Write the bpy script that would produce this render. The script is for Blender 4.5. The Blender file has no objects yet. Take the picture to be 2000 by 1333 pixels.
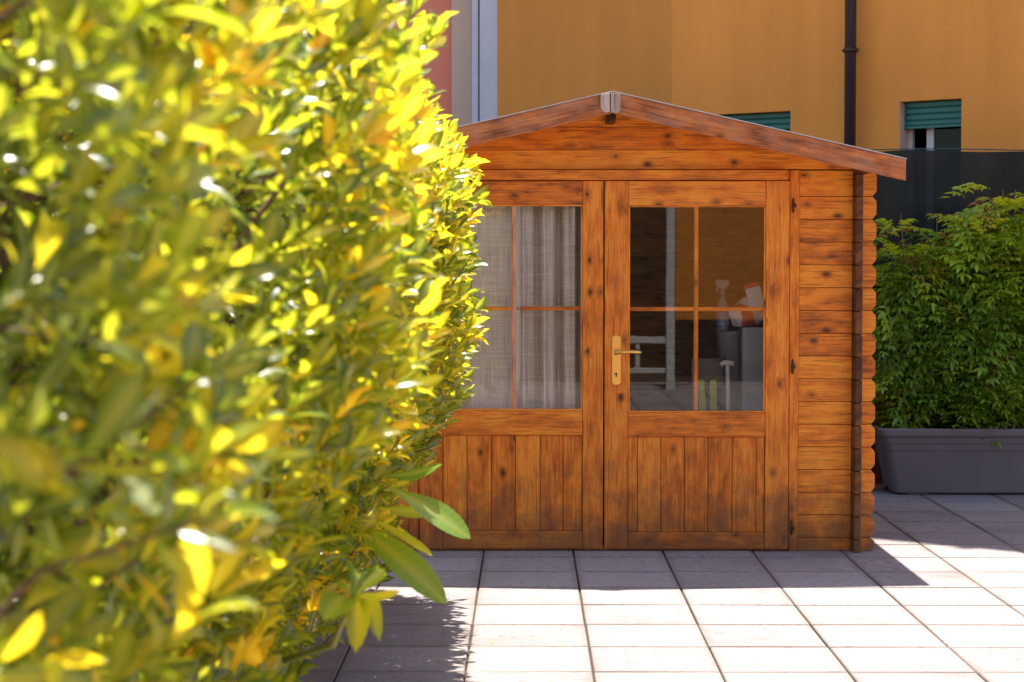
import bpy, bmesh, math, random
import numpy as np
from mathutils import Vector, Matrix, Euler

random.seed(7)
rng = np.random.default_rng(11)
scene = bpy.context.scene
COL = scene.collection

# ------------------------------------------------------------------ camera
F = 3750.0                                   # focal length in pixels of the 2000 px wide photograph
CAM = Vector((0.0, -9.64, 1.413))
YAW = math.atan(29 / F)
PITCH = math.atan(138.5 / F)
cam_data = bpy.data.cameras.new("camera")
cam = bpy.data.objects.new("camera", cam_data)
COL.objects.link(cam)
cam.location = CAM
cam.rotation_euler = (math.radians(90) - PITCH, 0, YAW)
cam_data.sensor_width = 36.0
cam_data.lens = F / 2000 * 36.0
cam_data.clip_start = 0.05
cam_data.clip_end = 500
cam_data.dof.use_dof = True
cam_data.dof.focus_distance = 9.5
cam_data.dof.aperture_fstop = 5.6
scene.camera = cam

# ------------------------------------------------------------------ sky, sun, exposure
SUN = Vector((0.03, 0.75, 1.9)).normalized()          # direction towards the sun
world = bpy.data.worlds.new("World")
scene.world = world
world.use_nodes = True
wn = world.node_tree
wn.nodes.clear()
sky = wn.nodes.new("ShaderNodeTexSky")
sky.sky_type = 'NISHITA'
sky.sun_disc = False
sky.sun_elevation = math.asin(SUN.z)
sky.sun_rotation = math.atan2(SUN.x, SUN.y)
bg = wn.nodes.new("ShaderNodeBackground")
bg.inputs[1].default_value = 0.112
wo = wn.nodes.new("ShaderNodeOutputWorld")
wn.links.new(sky.outputs[0], bg.inputs[0])
wn.links.new(bg.outputs[0], wo.inputs[0])
sd = bpy.data.lights.new("sun", 'SUN')
sd.energy = 4.2
sd.angle = math.radians(0.53)
sd.color = (1.0, 0.95, 0.87)
sun = bpy.data.objects.new("sun", sd)
sun.rotation_euler = SUN.to_track_quat('Z', 'Y').to_euler()
sun.location = (0, 4, 20)
COL.objects.link(sun)
scene.view_settings.view_transform = 'Standard'
scene.view_settings.look = 'None'
scene.view_settings.gamma = 1
scene.view_settings.exposure = 1.62
scene.render.engine = 'CYCLES'
scene.cycles.max_bounces = 10
scene.cycles.diffuse_bounces = 5
scene.cycles.transmission_bounces = 6
scene.cycles.transparent_max_bounces = 24
scene.cycles.sample_clamp_indirect = 6

# ------------------------------------------------------------------ measuring helpers
_M = cam.rotation_euler.to_matrix()
def ray(px, py):
    return (_M @ Vector(((px - 1000) / F, -(py - 666.5) / F, -1.0)))
def at_y(px, py, Y):
    d = ray(px, py)
    t = (Y - CAM.y) / d.y
    return CAM + d * t
def X(px, Y=0.0):
    return at_y(px, 700, Y).x
def Z(py, Y=0.0):
    return at_y(1400, py, Y).z

# ------------------------------------------------------------------ object helpers
def tag(o, label=None, cat=None, group=None, kind=None):
    if label: o['label'] = label
    if cat: o['category'] = cat
    if group: o['group'] = group
    if kind: o['kind'] = kind
    return o
def empty(name, loc, label=None, cat=None, group=None):
    o = bpy.data.objects.new(name, None)
    o.empty_display_size = 0.2
    COL.objects.link(o)
    o.location = loc
    return tag(o, label, cat, group)

class MB:
    """collects faces in world space; u runs along the grain, one random number per board"""
    def __init__(s):
        s.v = []; s.f = []; s.uv = []; s.r = []; s.sm = []
    def faces(s, verts, faces, d=(1, 0, 0), rnd=None, smooth=False):
        d = Vector(d).normalized()
        rnd = random.random() if rnd is None else rnd
        ou, ov = random.uniform(0, 50), random.uniform(0, 50)
        b = len(s.v)
        vs = [Vector(p) for p in verts]
        s.v += vs
        for f in faces:
            s.f.append([b + i for i in f])
            n = Vector((0, 0, 0))
            for i in range(len(f)):
                a, c = vs[f[i]], vs[f[(i + 1) % len(f)]]
                n += a.cross(c)
            n = n.normalized() if n.length > 1e-12 else Vector((0, 0, 1))
            w = d.cross(n)
            if w.length < 0.2:
                w = Vector((0.3, 0.9, 0.2)).cross(n)
                dd = w.cross(n)
            else:
                dd = d
            w.normalize()
            s.uv.append([(vs[i].dot(dd) + ou, vs[i].dot(w) + ov) for i in f])
            s.r.append(rnd); s.sm.append(smooth)
    def box(s, x0, x1, y0, y1, z0, z1, d=None, rnd=None):
        if d is None:
            L = [abs(x1 - x0), abs(y1 - y0), abs(z1 - z0)]
            k = L.index(max(L)); d = [(1, 0, 0), (0, 1, 0), (0, 0, 1)][k]
        v = [(x0, y0, z0), (x1, y0, z0), (x1, y1, z0), (x0, y1, z0), (x0, y0, z1), (x1, y0, z1), (x1, y1, z1), (x0, y1, z1)]
        s.faces(v, [(0, 3, 2, 1), (4, 5, 6, 7), (0, 1, 5, 4), (1, 2, 6, 5), (2, 3, 7, 6), (3, 0, 4, 7)], d, rnd)
    def prism(s, poly, y0, y1, d=(1, 0, 0), rnd=None):
        """polygon in X/Z (counter-clockwise seen from -Y) pulled from y0 back to y1"""
        n = len(poly)
        v = [(x, y0, z) for x, z in poly] + [(x, y1, z) for x, z in poly]
        f = [tuple(range(n)), tuple(range(2 * n - 1, n - 1, -1))]
        for i in range(n):
            j = (i + 1) % n
            f.append((i, i + n, j + n, j))
        s.faces(v, f, d, rnd)
    def tube(s, pts, radii, seg=8, smooth=True, cap=True):
        pts = [Vector(p) for p in pts]
        if not hasattr(radii, '__len__'): radii = [radii] * len(pts)
        v = []; f = []
        up = Vector((0.13, 0.21, 1)).normalized()
        for i, p in enumerate(pts):
            t = (pts[min(i + 1, len(pts) - 1)] - pts[max(i - 1, 0)])
            t = t.normalized() if t.length else Vector((0, 0, 1))
            a = t.cross(up)
            if a.length < 0.05: a = t.cross(Vector((1, 0, 0)))
            a.normalize(); c = t.cross(a)
            for k in range(seg):
                an = 2 * math.pi * k / seg
                v.append(p + (a * math.cos(an) + c * math.sin(an)) * radii[i])
        for i in range(len(pts) - 1):
            for k in range(seg):
                k2 = (k + 1) % seg
                f.append((i * seg + k, i * seg + k2, (i + 1) * seg + k2, (i + 1) * seg + k))
        if cap:
            f.append(tuple(range(seg))[::-1]); f.append(tuple((len(pts) - 1) * seg + k for k in range(seg)))
        s.faces(v, f, pts[-1] - pts[0] if (pts[-1] - pts[0]).length > 1e-6 else (0, 0, 1), None, smooth)
    def lathe(s, prof, c=(0, 0, 0), seg=24):
        v = []; f = []
        for r, z in prof:
            for k in range(seg):
                a = 2 * math.pi * k / seg
                v.append((c[0] + r * math.cos(a), c[1] + r * math.sin(a), c[2] + z))
        for i in range(len(prof) - 1):
            for k in range(seg):
                k2 = (k + 1) % seg
                f.append((i * seg + k, i * seg + k2, (i + 1) * seg + k2, (i + 1) * seg + k))
        s.faces(v, f, (0, 0, 1), None, True)
    def build(s, name, mat, parent=None, bevel=0.0, origin=None):
        me = bpy.data.meshes.new(name)
        if origin is None:
            if parent is not None:
                o0 = Vector((0, 0, 0)); q = parent
                while q is not None: o0 += q.location; q = q.parent
            else:
                xs = [p.x for p in s.v]; ys = [p.y for p in s.v]; zs = [p.z for p in s.v]
                o0 = Vector(((min(xs) + max(xs)) / 2, (min(ys) + max(ys)) / 2, min(zs)))
        else: o0 = Vector(origin)
        me.from_pydata([p - o0 for p in s.v], [], s.f)
        uvl = me.uv_layers.new(name="UVMap")
        uvl.data.foreach_set("uv", [c for fu in s.uv for uv in fu for c in uv])
        at = me.attributes.new("rnd", 'FLOAT', 'FACE')
        at.data.foreach_set("value", s.r)
        me.polygons.foreach_set("use_smooth", s.sm)
        me.update()
        o = bpy.data.objects.new(name, me)
        COL.objects.link(o)
        if parent is None: o.location = o0
        else: o.parent = parent
        if mat: me.materials.append(mat)
        if bevel:
            m = o.modifiers.new("bevel", 'BEVEL'); m.width = bevel; m.segments = 2
            m.limit_method = 'ANGLE'; m.angle_limit = math.radians(35)
        return o

# ------------------------------------------------------------------ materials
def newmat(name):
    m = bpy.data.materials.new(name); m.use_nodes = True
    nt = m.node_tree; nt.nodes.clear()
    out = nt.nodes.new("ShaderNodeOutputMaterial")
    return m, nt, out
def N(nt, t, **kw):
    n = nt.nodes.new(t)
    for k, v in kw.items():
        if k.startswith('i_'):
            n.inputs[k[2:].replace('_', ' ')].default_value = v
        else: setattr(n, k, v)
    return n
def L(nt, a, b): nt.links.new(a, b)
def ramp(nt, fac, stops):
    r = nt.nodes.new("ShaderNodeValToRGB")
    e = r.color_ramp.elements
    while len(e) > 1: e.remove(e[0])
    e[0].position = stops[0][0]; e[0].color = (*stops[0][1], 1)
    for p, c in stops[1:]:
        x = e.new(p); x.color = (*c, 1)
    if fac is not None: L(nt, fac, r.inputs[0])
    return r
def mth(nt, op, a, b=None, c=None):
    m = nt.nodes.new("ShaderNodeMath"); m.operation = op
    for i, q in enumerate((a, b, c)):
        if q is None: continue
        if isinstance(q, (int, float)): m.inputs[i].default_value = q
        else: L(nt, q, m.inputs[i])
    return m.outputs[0]
def mix(nt, fac, a, b, mode='MIX'):
    m = nt.nodes.new("ShaderNodeMix"); m.data_type = 'RGBA'; m.blend_type = mode
    for s, q in ((m.inputs[0], fac), (m.inputs[6], a), (m.inputs[7], b)):
        if isinstance(q, (int, float)): s.default_value = q
        elif isinstance(q, tuple): s.default_value = (*q, 1)
        else: L(nt, q, s)
    return m.outputs[2]

def wood(name, dark, mid, light, rough=0.5, knots=0.5, grain=1.0, weather=0.0):
    m, nt, out = newmat(name)
    uv = N(nt, "ShaderNodeUVMap", uv_map="UVMap")
    rn = N(nt, "ShaderNodeAttribute", attribute_name="rnd")
    sep = N(nt, "ShaderNodeSeparateXYZ"); L(nt, uv.outputs[0], sep.inputs[0])
    u, v = sep.outputs[0], sep.outputs[1]
    # knots: sparse cells
    kc = N(nt, "ShaderNodeCombineXYZ")
    L(nt, mth(nt, 'MULTIPLY', u, 6.4), kc.inputs[0]); L(nt, mth(nt, 'MULTIPLY', v, 10.0), kc.inputs[1])
    vor = N(nt, "ShaderNodeTexVoronoi", voronoi_dimensions='2D'); vor.inputs['Scale'].default_value = 1.0
    L(nt, kc.outputs[0], vor.inputs['Vector'])
    sc = N(nt, "ShaderNodeSeparateColor"); L(nt, vor.outputs['Color'], sc.inputs[0])
    gate = mth(nt, 'GREATER_THAN', sc.outputs[0], 1.0 - knots)
    size = mth(nt, 'MULTIPLY_ADD', mth(nt, 'POWER', sc.outputs[1], 2.0), 0.13, 0.03)
    dist = vor.outputs['Distance']
    k1 = N(nt, "ShaderNodeMapRange", interpolation_type='SMOOTHSTEP')
    L(nt, dist, k1.inputs[0]); k1.inputs[1].default_value = 0.0
    L(nt, mth(nt, 'MULTIPLY', size, 1.5), k1.inputs[2]); k1.inputs[3].default_value = 1; k1.inputs[4].default_value = 0
    knot = mth(nt, 'MULTIPLY', k1.outputs[0], gate)
    # halo bends the grain
    k2 = N(nt, "ShaderNodeMapRange", interpolation_type='SMOOTHSTEP')
    L(nt, dist, k2.inputs[0]); k2.inputs[1].default_value = 0.0; k2.inputs[2].default_value = 0.34
    k2.inputs[3].default_value = 1; k2.inputs[4].default_value = 0
    halo = mth(nt, 'MULTIPLY', k2.outputs[0], gate)
    # grain
    wob = N(nt, "ShaderNodeTexNoise", noise_dimensions='2D'); wob.inputs['Scale'].default_value = 2.2; wob.inputs['Detail'].default_value = 1
    L(nt, uv.outputs[0], wob.inputs['Vector'])
    v2 = mth(nt, 'ADD', mth(nt, 'MULTIPLY', v, 62.0 * grain), mth(nt, 'MULTIPLY_ADD', wob.outputs[0], 1.5, mth(nt, 'MULTIPLY', halo, 2.2)))
    gc = N(nt, "ShaderNodeCombineXYZ"); L(nt, mth(nt, 'MULTIPLY', u, 0.9), gc.inputs[0]); L(nt, v2, gc.inputs[1])
    g1 = N(nt, "ShaderNodeTexNoise", noise_dimensions='2D'); g1.inputs['Scale'].default_value = 1.0; g1.inputs['Detail'].default_value = 4; g1.inputs['Roughness'].default_value = 0.6
    L(nt, gc.outputs[0], g1.inputs['Vector'])
    fc = N(nt, "ShaderNodeCombineXYZ"); L(nt, mth(nt, 'MULTIPLY', u, 6.0), fc.inputs[0]); L(nt, mth(nt, 'MULTIPLY', v2, 5.5), fc.inputs[1])
    g2 = N(nt, "ShaderNodeTexNoise", noise_dimensions='2D'); g2.inputs['Scale'].default_value = 1.0; g2.inputs['Detail'].default_value = 3
    L(nt, fc.outputs[0], g2.inputs['Vector'])
    # uneven stain in blotches
    bc = N(nt, "ShaderNodeCombineXYZ"); L(nt, mth(nt, 'MULTIPLY', u, 5.5), bc.inputs[0]); L(nt, mth(nt, 'MULTIPLY', v, 17.0), bc.inputs[1])
    g3 = N(nt, "ShaderNodeTexNoise", noise_dimensions='2D'); g3.inputs['Scale'].default_value = 1.0; g3.inputs['Detail'].default_value = 3; g3.inputs['Roughness'].default_value = 0.6
    L(nt, bc.outputs[0], g3.inputs['Vector'])
    val = mth(nt, 'ADD', mth(nt, 'MULTIPLY', g1.outputs[0], 0.34), mth(nt, 'MULTIPLY', g2.outputs[0], 0.30))
    val = mth(nt, 'ADD', val, mth(nt, 'MULTIPLY', g3.outputs[0], 0.80))
    val = mth(nt, 'ADD', val, mth(nt, 'MULTIPLY', rn.outputs['Fac'], 0.26))
    val = mth(nt, 'SUBTRACT', val, 0.375)
    cr = ramp(nt, val, [(0.14, dark), (0.32, tuple(a * .62 + b * .38 for a, b in zip(mid, dark))), (0.46, mid), (0.66, light)])
    c = cr.outputs[0]
    fine = N(nt, "ShaderNodeMapRange"); L(nt, g2.outputs[0], fine.inputs[0])
    fine.inputs[1].default_value = 0.30; fine.inputs[2].default_value = 0.46; fine.inputs[3].default_value = 0.40; fine.inputs[4].default_value = 0.0
    c = mix(nt, fine.outputs[0], c, tuple(q * 1.1 for q in dark))
    hl = mth(nt, 'MULTIPLY', mth(nt, 'MULTIPLY', halo, g3.outputs[0]), 1.25)
    c = mix(nt, hl, c, dark)
    c = mix(nt, mth(nt, 'MULTIPLY', knot, 0.93), c, tuple(q * 0.32 for q in dark))
    if weather:
        wt = N(nt, "ShaderNodeTexNoise"); wt.inputs['Scale'].default_value = 9; wt.inputs['Detail'].default_value = 5
        L(nt, uv.outputs[0], wt.inputs['Vector'])
        wf = N(nt, "ShaderNodeMapRange"); L(nt, wt.outputs[0], wf.inputs[0]); wf.inputs[1].default_value = 0.42; wf.inputs[2].default_value = 0.68
        wf.inputs[4].default_value = weather
        c = mix(nt, wf.outputs[0], c, (0.34, 0.21, 0.15))
    # drying cracks: short dark lines along the grain
    cc = N(nt, "ShaderNodeCombineXYZ"); L(nt, mth(nt, 'MULTIPLY', u, 3.2), cc.inputs[0]); L(nt, mth(nt, 'MULTIPLY', mth(nt, 'ADD', v, mth(nt, 'MULTIPLY', wob.outputs[0], .02)), 95.0), cc.inputs[1])
    g4 = N(nt, "ShaderNodeTexNoise", noise_dimensions='2D'); g4.inputs['Scale'].default_value = 1.0; g4.inputs['Detail'].default_value = 1
    L(nt, cc.outputs[0], g4.inputs['Vector'])
    ck = N(nt, "ShaderNodeMapRange"); L(nt, g4.outputs[0], ck.inputs[0]); ck.inputs[1].default_value = .68; ck.inputs[2].default_value = .72; ck.inputs[4].default_value = .45
    c = mix(nt, ck.outputs[0], c, tuple(q * 0.5 for q in dark))
    # splash dirt and shade near the paving, painted together as ragged brown patches
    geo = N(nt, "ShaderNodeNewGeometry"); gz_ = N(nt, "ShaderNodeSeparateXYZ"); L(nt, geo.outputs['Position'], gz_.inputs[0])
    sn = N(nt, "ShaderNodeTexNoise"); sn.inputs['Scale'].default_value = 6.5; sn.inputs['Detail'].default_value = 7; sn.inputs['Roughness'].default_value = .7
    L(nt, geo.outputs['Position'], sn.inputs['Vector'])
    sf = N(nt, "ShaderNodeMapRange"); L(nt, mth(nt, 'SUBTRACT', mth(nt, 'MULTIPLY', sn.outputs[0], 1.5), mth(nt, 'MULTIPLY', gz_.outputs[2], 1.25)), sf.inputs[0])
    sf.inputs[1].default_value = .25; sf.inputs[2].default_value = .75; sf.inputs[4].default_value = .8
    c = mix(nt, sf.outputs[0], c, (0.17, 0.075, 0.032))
    p = N(nt, "ShaderNodeBsdfPrincipled")
    L(nt, c, p.inputs['Base Color'])
    L(nt, mth(nt, 'MULTIPLY_ADD', g1.outputs[0], 0.3, rough - 0.15), p.inputs['Roughness'])
    p.inputs['Specular IOR Level'].default_value = 0.3
    b = N(nt, "ShaderNodeBump"); b.inputs['Strength'].default_value = 0.35; b.inputs['Distance'].default_value = 0.0015
    L(nt, mth(nt, 'SUBTRACT', mth(nt, 'ADD', g1.outputs[0], mth(nt, 'MULTIPLY', g2.outputs[0], .6)), knot), b.inputs['Height'])
    L(nt, b.outputs[0], p.inputs['Normal'])
    L(nt, p.outputs[0], out.inputs[0])
    return m

def plain(name, col, rough=0.6, metal=0.0, noise=0.12, scale=6.0, bump=0.0, bscale=60.0, stretch=(1, 1, 1), spec=0.5):
    m, nt, out = newmat(name)
    tc = N(nt, "ShaderNodeTexCoord")
    mp = N(nt, "ShaderNodeMapping"); mp.inputs['Scale'].default_value = stretch
    L(nt, tc.outputs['Object'], mp.inputs[0])
    n1 = N(nt, "ShaderNodeTexNoise"); n1.inputs['Scale'].default_value = scale; n1.inputs['Detail'].default_value = 6; n1.inputs['Roughness'].default_value = 0.6
    L(nt, mp.outputs[0], n1.inputs['Vector'])
    lo = tuple(max(0, c * (1 - noise)) for c in col); hi = tuple(min(1, c * (1 + noise)) for c in col)
    cr = ramp(nt, n1.outputs[0], [(0.3, lo), (0.7, hi)])
    p = N(nt, "ShaderNodeBsdfPrincipled")
    L(nt, cr.outputs[0], p.inputs['Base Color'])
    p.inputs['Roughness'].default_value = rough; p.inputs['Metallic'].default_value = metal
    p.inputs['Specular IOR Level'].default_value = spec
    if bump:
        n2 = N(nt, "ShaderNodeTexNoise"); n2.inputs['Scale'].default_value = bscale; n2.inputs['Detail'].default_value = 4
        L(nt, tc.outputs['Object'], n2.inputs['Vector'])
        b = N(nt, "ShaderNodeBump"); b.inputs['Strength'].default_value = bump; b.inputs['Distance'].default_value = 0.004
        L(nt, n2.outputs[0], b.inputs['Height']); L(nt, b.outputs[0], p.inputs['Normal'])
    L(nt, p.outputs[0], out.inputs[0])
    return m

def leafmat(name, stops, trans=0.45, rough=0.33, tcol=1.5, under=0.5):
    """colour picked per leaf by the attribute 'tint'; light passes through the blade"""
    m, nt, out = newmat(name)
    at = N(nt, "ShaderNodeAttribute", attribute_name="tint")
    av = N(nt, "ShaderNodeAttribute", attribute_name="vein")
    cr = ramp(nt, at.outputs['Fac'], stops)
    c = mix(nt, mth(nt, 'MULTIPLY', av.outputs['Fac'], 0.35), cr.outputs[0], (0.42, 0.46, 0.12))
    p = N(nt, "ShaderNodeBsdfPrincipled"); L(nt, c, p.inputs['Base Color'])
    p.inputs['Roughness'].default_value = rough
    p.inputs['Specular IOR Level'].default_value = 0.5
    t = N(nt, "ShaderNodeBsdfTranslucent")
    tc = mix(nt, 1.0, c, (tcol * 1.32, tcol * 0.93, tcol * 0.28), 'MULTIPLY')
    L(nt, tc, t.inputs[0])
    ms = N(nt, "ShaderNodeMixShader"); L(nt, mth(nt, 'MULTIPLY_ADD', at.outputs['Fac'], trans * .75, trans * .55), ms.inputs[0])
    L(nt, p.outputs[0], ms.inputs[1]); L(nt, t.outputs[0], ms.inputs[2])
    L(nt, ms.outputs[0], out.inputs[0])
    return m

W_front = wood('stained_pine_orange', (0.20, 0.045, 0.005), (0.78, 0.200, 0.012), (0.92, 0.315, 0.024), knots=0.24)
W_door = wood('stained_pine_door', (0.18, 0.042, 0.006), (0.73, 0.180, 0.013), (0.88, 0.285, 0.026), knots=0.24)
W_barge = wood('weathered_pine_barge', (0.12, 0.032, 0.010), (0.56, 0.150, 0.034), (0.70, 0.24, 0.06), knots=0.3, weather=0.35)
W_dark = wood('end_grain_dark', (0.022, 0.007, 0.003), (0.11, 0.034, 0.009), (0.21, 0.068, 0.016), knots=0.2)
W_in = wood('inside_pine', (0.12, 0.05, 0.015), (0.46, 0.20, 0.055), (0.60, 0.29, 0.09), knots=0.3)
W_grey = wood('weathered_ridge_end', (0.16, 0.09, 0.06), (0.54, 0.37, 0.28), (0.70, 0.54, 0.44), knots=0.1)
M_gap = plain('dark_gap', (0.035, 0.014, 0.006), 0.9)
M_felt = plain('roofing_felt', (0.62, 0.52, 0.46), 0.9, bump=0.4, bscale=400)
M_brass = plain('brass', (0.80, 0.46, 0.11), 0.30, 0.9, 0.06)
M_iron = plain('dark_hinge_metal', (0.06, 0.035, 0.022), 0.45, 0.6)
M_white = plain('white_paint', (0.72, 0.72, 0.70), 0.5, noise=0.05)
M_net = None

# ground tiles
def paving_material():
    m, nt, out = newmat('washed_concrete_tile')
    tc = N(nt, "ShaderNodeTexCoord")
    rn = N(nt, "ShaderNodeAttribute", attribute_name="rnd")
    uv = N(nt, "ShaderNodeUVMap", uv_map="UVMap")
    big = N(nt, "ShaderNodeTexNoise"); big.inputs['Scale'].default_value = 1.6; big.inputs['Detail'].default_value = 7; big.inputs['Roughness'].default_value = 0.65
    L(nt, tc.outputs['Object'], big.inputs['Vector'])
    grit = N(nt, "ShaderNodeTexNoise"); grit.inputs['Scale'].default_value = 170; grit.inputs['Detail'].default_value = 3; grit.inputs['Roughness'].default_value = 0.7
    L(nt, tc.outputs['Object'], grit.inputs['Vector'])
    scr = N(nt, "ShaderNodeMapping"); scr.inputs['Scale'].default_value = (9, 60, 1); L(nt, tc.outputs['Object'], scr.inputs[0])
    scf = N(nt, "ShaderNodeTexNoise"); scf.inputs['Scale'].default_value = 1; scf.inputs['Detail'].default_value = 5; scf.inputs['Roughness'].default_value = .7
    L(nt, scr.outputs[0], scf.inputs['Vector'])
    v = mth(nt, 'ADD', mth(nt, 'MULTIPLY', big.outputs[0], 0.5), mth(nt, 'MULTIPLY', grit.outputs[0], 0.35))
    v = mth(nt, 'ADD', v, mth(nt, 'MULTIPLY', rn.outputs['Fac'], 0.10))
    v = mth(nt, 'ADD', v, mth(nt, 'MULTIPLY', scf.outputs[0], 0.3))
    v = mth(nt, 'SUBTRACT', v, 0.10)
    cr = ramp(nt, v, [(0.32, (0.115, 0.090, 0.090)), (0.43, (0.245, 0.205, 0.200)), (0.53, (0.335, 0.285, 0.275)), (0.70, (0.43, 0.375, 0.355))])
    spk = N(nt, "ShaderNodeTexVoronoi"); spk.inputs['Scale'].default_value = 38; L(nt, tc.outputs['Object'], spk.inputs['Vector'])
    s2 = N(nt, "ShaderNodeSeparateColor"); L(nt, spk.outputs['Color'], s2.inputs[0])
    dot = mth(nt, 'MULTIPLY', mth(nt, 'LESS_THAN', spk.outputs['Distance'], 0.2), mth(nt, 'GREATER_THAN', s2.outputs[0], 0.86))
    # moss and dirt gathered along the edges of each tile (uv holds the place inside the tile)
    su = N(nt, "ShaderNodeSeparateXYZ"); L(nt, uv.outputs[0], su.inputs[0])
    def edge(q):
        fr = mth(nt, 'FRACT', q)
        return mth(nt, 'MINIMUM', fr, mth(nt, 'SUBTRACT', 1.0, fr))
    e = mth(nt, 'MINIMUM', edge(su.outputs[0]), edge(su.outputs[1]))
    ed = N(nt, "ShaderNodeMapRange"); L(nt, mth(nt, 'ADD', e, mth(nt, 'MULTIPLY', scf.outputs[0], -0.10)), ed.inputs[0])
    ed.inputs[1].default_value = -0.06; ed.inputs[2].default_value = 0.035; ed.inputs[3].default_value = 0.6; ed.inputs[4].default_value = 0
    c = mix(nt, ed.outputs[0], cr.outputs[0], (0.17, 0.13, 0.095))
    c = mix(nt, mth(nt, 'MULTIPLY', dot, 0.5), c, (0.16, 0.13, 0.12))
    m2 = N(nt, "ShaderNodeMapping"); m2.inputs['Scale'].default_value = (26, 85, 1); L(nt, tc.outputs['Object'], m2.inputs[0])
    pit = N(nt, "ShaderNodeTexNoise"); pit.inputs['Scale'].default_value = 1; pit.inputs['Detail'].default_value = 4; L(nt, m2.outputs[0], pit.inputs['Vector'])
    pr_ = N(nt, "ShaderNodeMapRange"); L(nt, mth(nt, 'ADD', pit.outputs[0], mth(nt, 'MULTIPLY', mth(nt, 'SUBTRACT', big.outputs[0], .5), .45)), pr_.inputs[0]); pr_.inputs[1].default_value = .56; pr_.inputs[2].default_value = .66; pr_.inputs[4].default_value = .75
    c = mix(nt, pr_.outputs[0], c, (0.13, 0.11, 0.10))
    p = N(nt, "ShaderNodeBsdfPrincipled"); L(nt, c, p.inputs['Base Color']); p.inputs['Roughness'].default_value = 0.85
    p.inputs['Specular IOR Level'].default_value = 0.25
    b = N(nt, "ShaderNodeBump"); b.inputs['Strength'].default_value = 0.5; b.inputs['Distance'].default_value = 0.003
    L(nt, grit.outputs[0], b.inputs['Height']); L(nt, b.outputs[0], p.inputs['Normal'])
    L(nt, p.outputs[0], out.inputs[0])
    return m

# ------------------------------------------------------------------ ground
g = MB()
g.faces([(-60, -60, -0.012), (60, -60, -0.012), (60, 60, -0.012), (-60, 60, -0.012)], [(0, 1, 2, 3)])
tag(g.build('ground', plain('dirty_grout', (0.045, 0.030, 0.020), 0.95, noise=0.4, scale=14)), kind='structure')

def build_paving():
    T = 0.45; gx, gy = 0.0065, 0.0070
    x0, y0 = -0.216, -1.125
    vs = []; fs = []; uvs = []; rs = []
    for i in range(-14, 18):
        for j in range(-30, 14):
            if i > 12 and j < -14: continue
            ax, bx = x0 + i * T + gx / 2, x0 + (i + 1) * T - gx / 2
            ay, by = y0 + j * T + gy / 2, y0 + (j + 1) * T - gy / 2
            h = [random.gauss(0, 0.0008) for _ in range(4)]
            w = 0.0035
            b = len(vs)
            ring = [(ax, ay), (bx, ay), (bx, by), (ax, by)]
            inn = [(ax + w, ay + w), (bx - w, ay + w), (bx - w, by - w), (ax + w, by - w)]
            jx, jy = random.gauss(0, 0.0012), random.gauss(0, 0.0009)
            vs += [(x + jx, y + jy, -0.02) for x, y in ring]
            vs += [(x + jx, y + jy, h[k] - 0.005) for k, (x, y) in enumerate(ring)]
            vs += [(x + jx, y + jy, h[k]) for k, (x, y) in enumerate(inn)]
            ff = [(b + 8, b + 9, b + 10, b + 11)]
            for k in range(4):
                k2 = (k + 1) % 4
                ff.append((b + k, b + k2, b + 4 + k2, b + 4 + k))
                ff.append((b + 4 + k, b + 4 + k2, b + 8 + k2, b + 8 + k))
            r = random.random()
            for f in ff:
                fs.append(f); rs.append(r)
                uvs += [c for q in f for c in ((vs[q][0] - x0) / T, (vs[q][1] - y0) / T)]
    me = bpy.data.meshes.new('patio_paving')
    me.from_pydata(vs, [], fs)
    me.uv_layers.new(name="UVMap").data.foreach_set("uv", uvs)
    me.attributes.new("rnd", 'FLOAT', 'FACE').data.foreach_set("value", rs)
    o = bpy.data.objects.new('patio_paving', me); COL.objects.link(o)
    me.materials.append(paving_material())
    tag(o, kind='structure')
build_paving()

# ------------------------------------------------------------------ orange building behind
def facade_material(name, col, var=0.10):
    m, nt, out = newmat(name)
    tc = N(nt, "ShaderNodeTexCoord")
    n1 = N(nt, "ShaderNodeTexNoise"); n1.inputs['Scale'].default_value = 0.9; n1.inputs['Detail'].default_value = 5
    L(nt, tc.outputs['Object'], n1.inputs['Vector'])
    mp = N(nt, "ShaderNodeMapping"); mp.inputs['Scale'].default_value = (7, 7, 0.5); L(nt, tc.outputs['Object'], mp.inputs[0])
    n2 = N(nt, "ShaderNodeTexNoise"); n2.inputs['Scale'].default_value = 1.0; n2.inputs['Detail'].default_value = 4; L(nt, mp.outputs[0], n2.inputs['Vector'])
    v = mth(nt, 'ADD', mth(nt, 'MULTIPLY', n1.outputs[0], 0.6), mth(nt, 'MULTIPLY', n2.outputs[0], 0.4))
    cr = ramp(nt, v, [(0.3, tuple(c * (1 - var) for c in col)), (0.7, tuple(c * (1 + var) for c in col))])
    p = N(nt, "ShaderNodeBsdfPrincipled"); L(nt, cr.outputs[0], p.inputs['Base Color']); p.inputs['Roughness'].default_value = 0.85
    p.inputs['Specular IOR Level'].default_value = 0.2
    n3 = N(nt, "ShaderNodeTexNoise"); n3.inputs['Scale'].default_value = 90; n3.inputs['Detail'].default_value = 4; L(nt, tc.outputs['Object'], n3.inputs['Vector'])
    b = N(nt, "ShaderNodeBump"); b.inputs['Strength'].default_value = 0.4; b.inputs['Distance'].default_value = 0.004
    L(nt, n3.outputs[0], b.inputs['Height']); L(nt, b.outputs[0], p.inputs['Normal'])
    L(nt, p.outputs[0], out.inputs[0])
    return m

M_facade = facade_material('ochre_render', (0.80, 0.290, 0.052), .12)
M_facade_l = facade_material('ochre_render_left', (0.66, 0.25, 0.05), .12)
HB = 12.0
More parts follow.
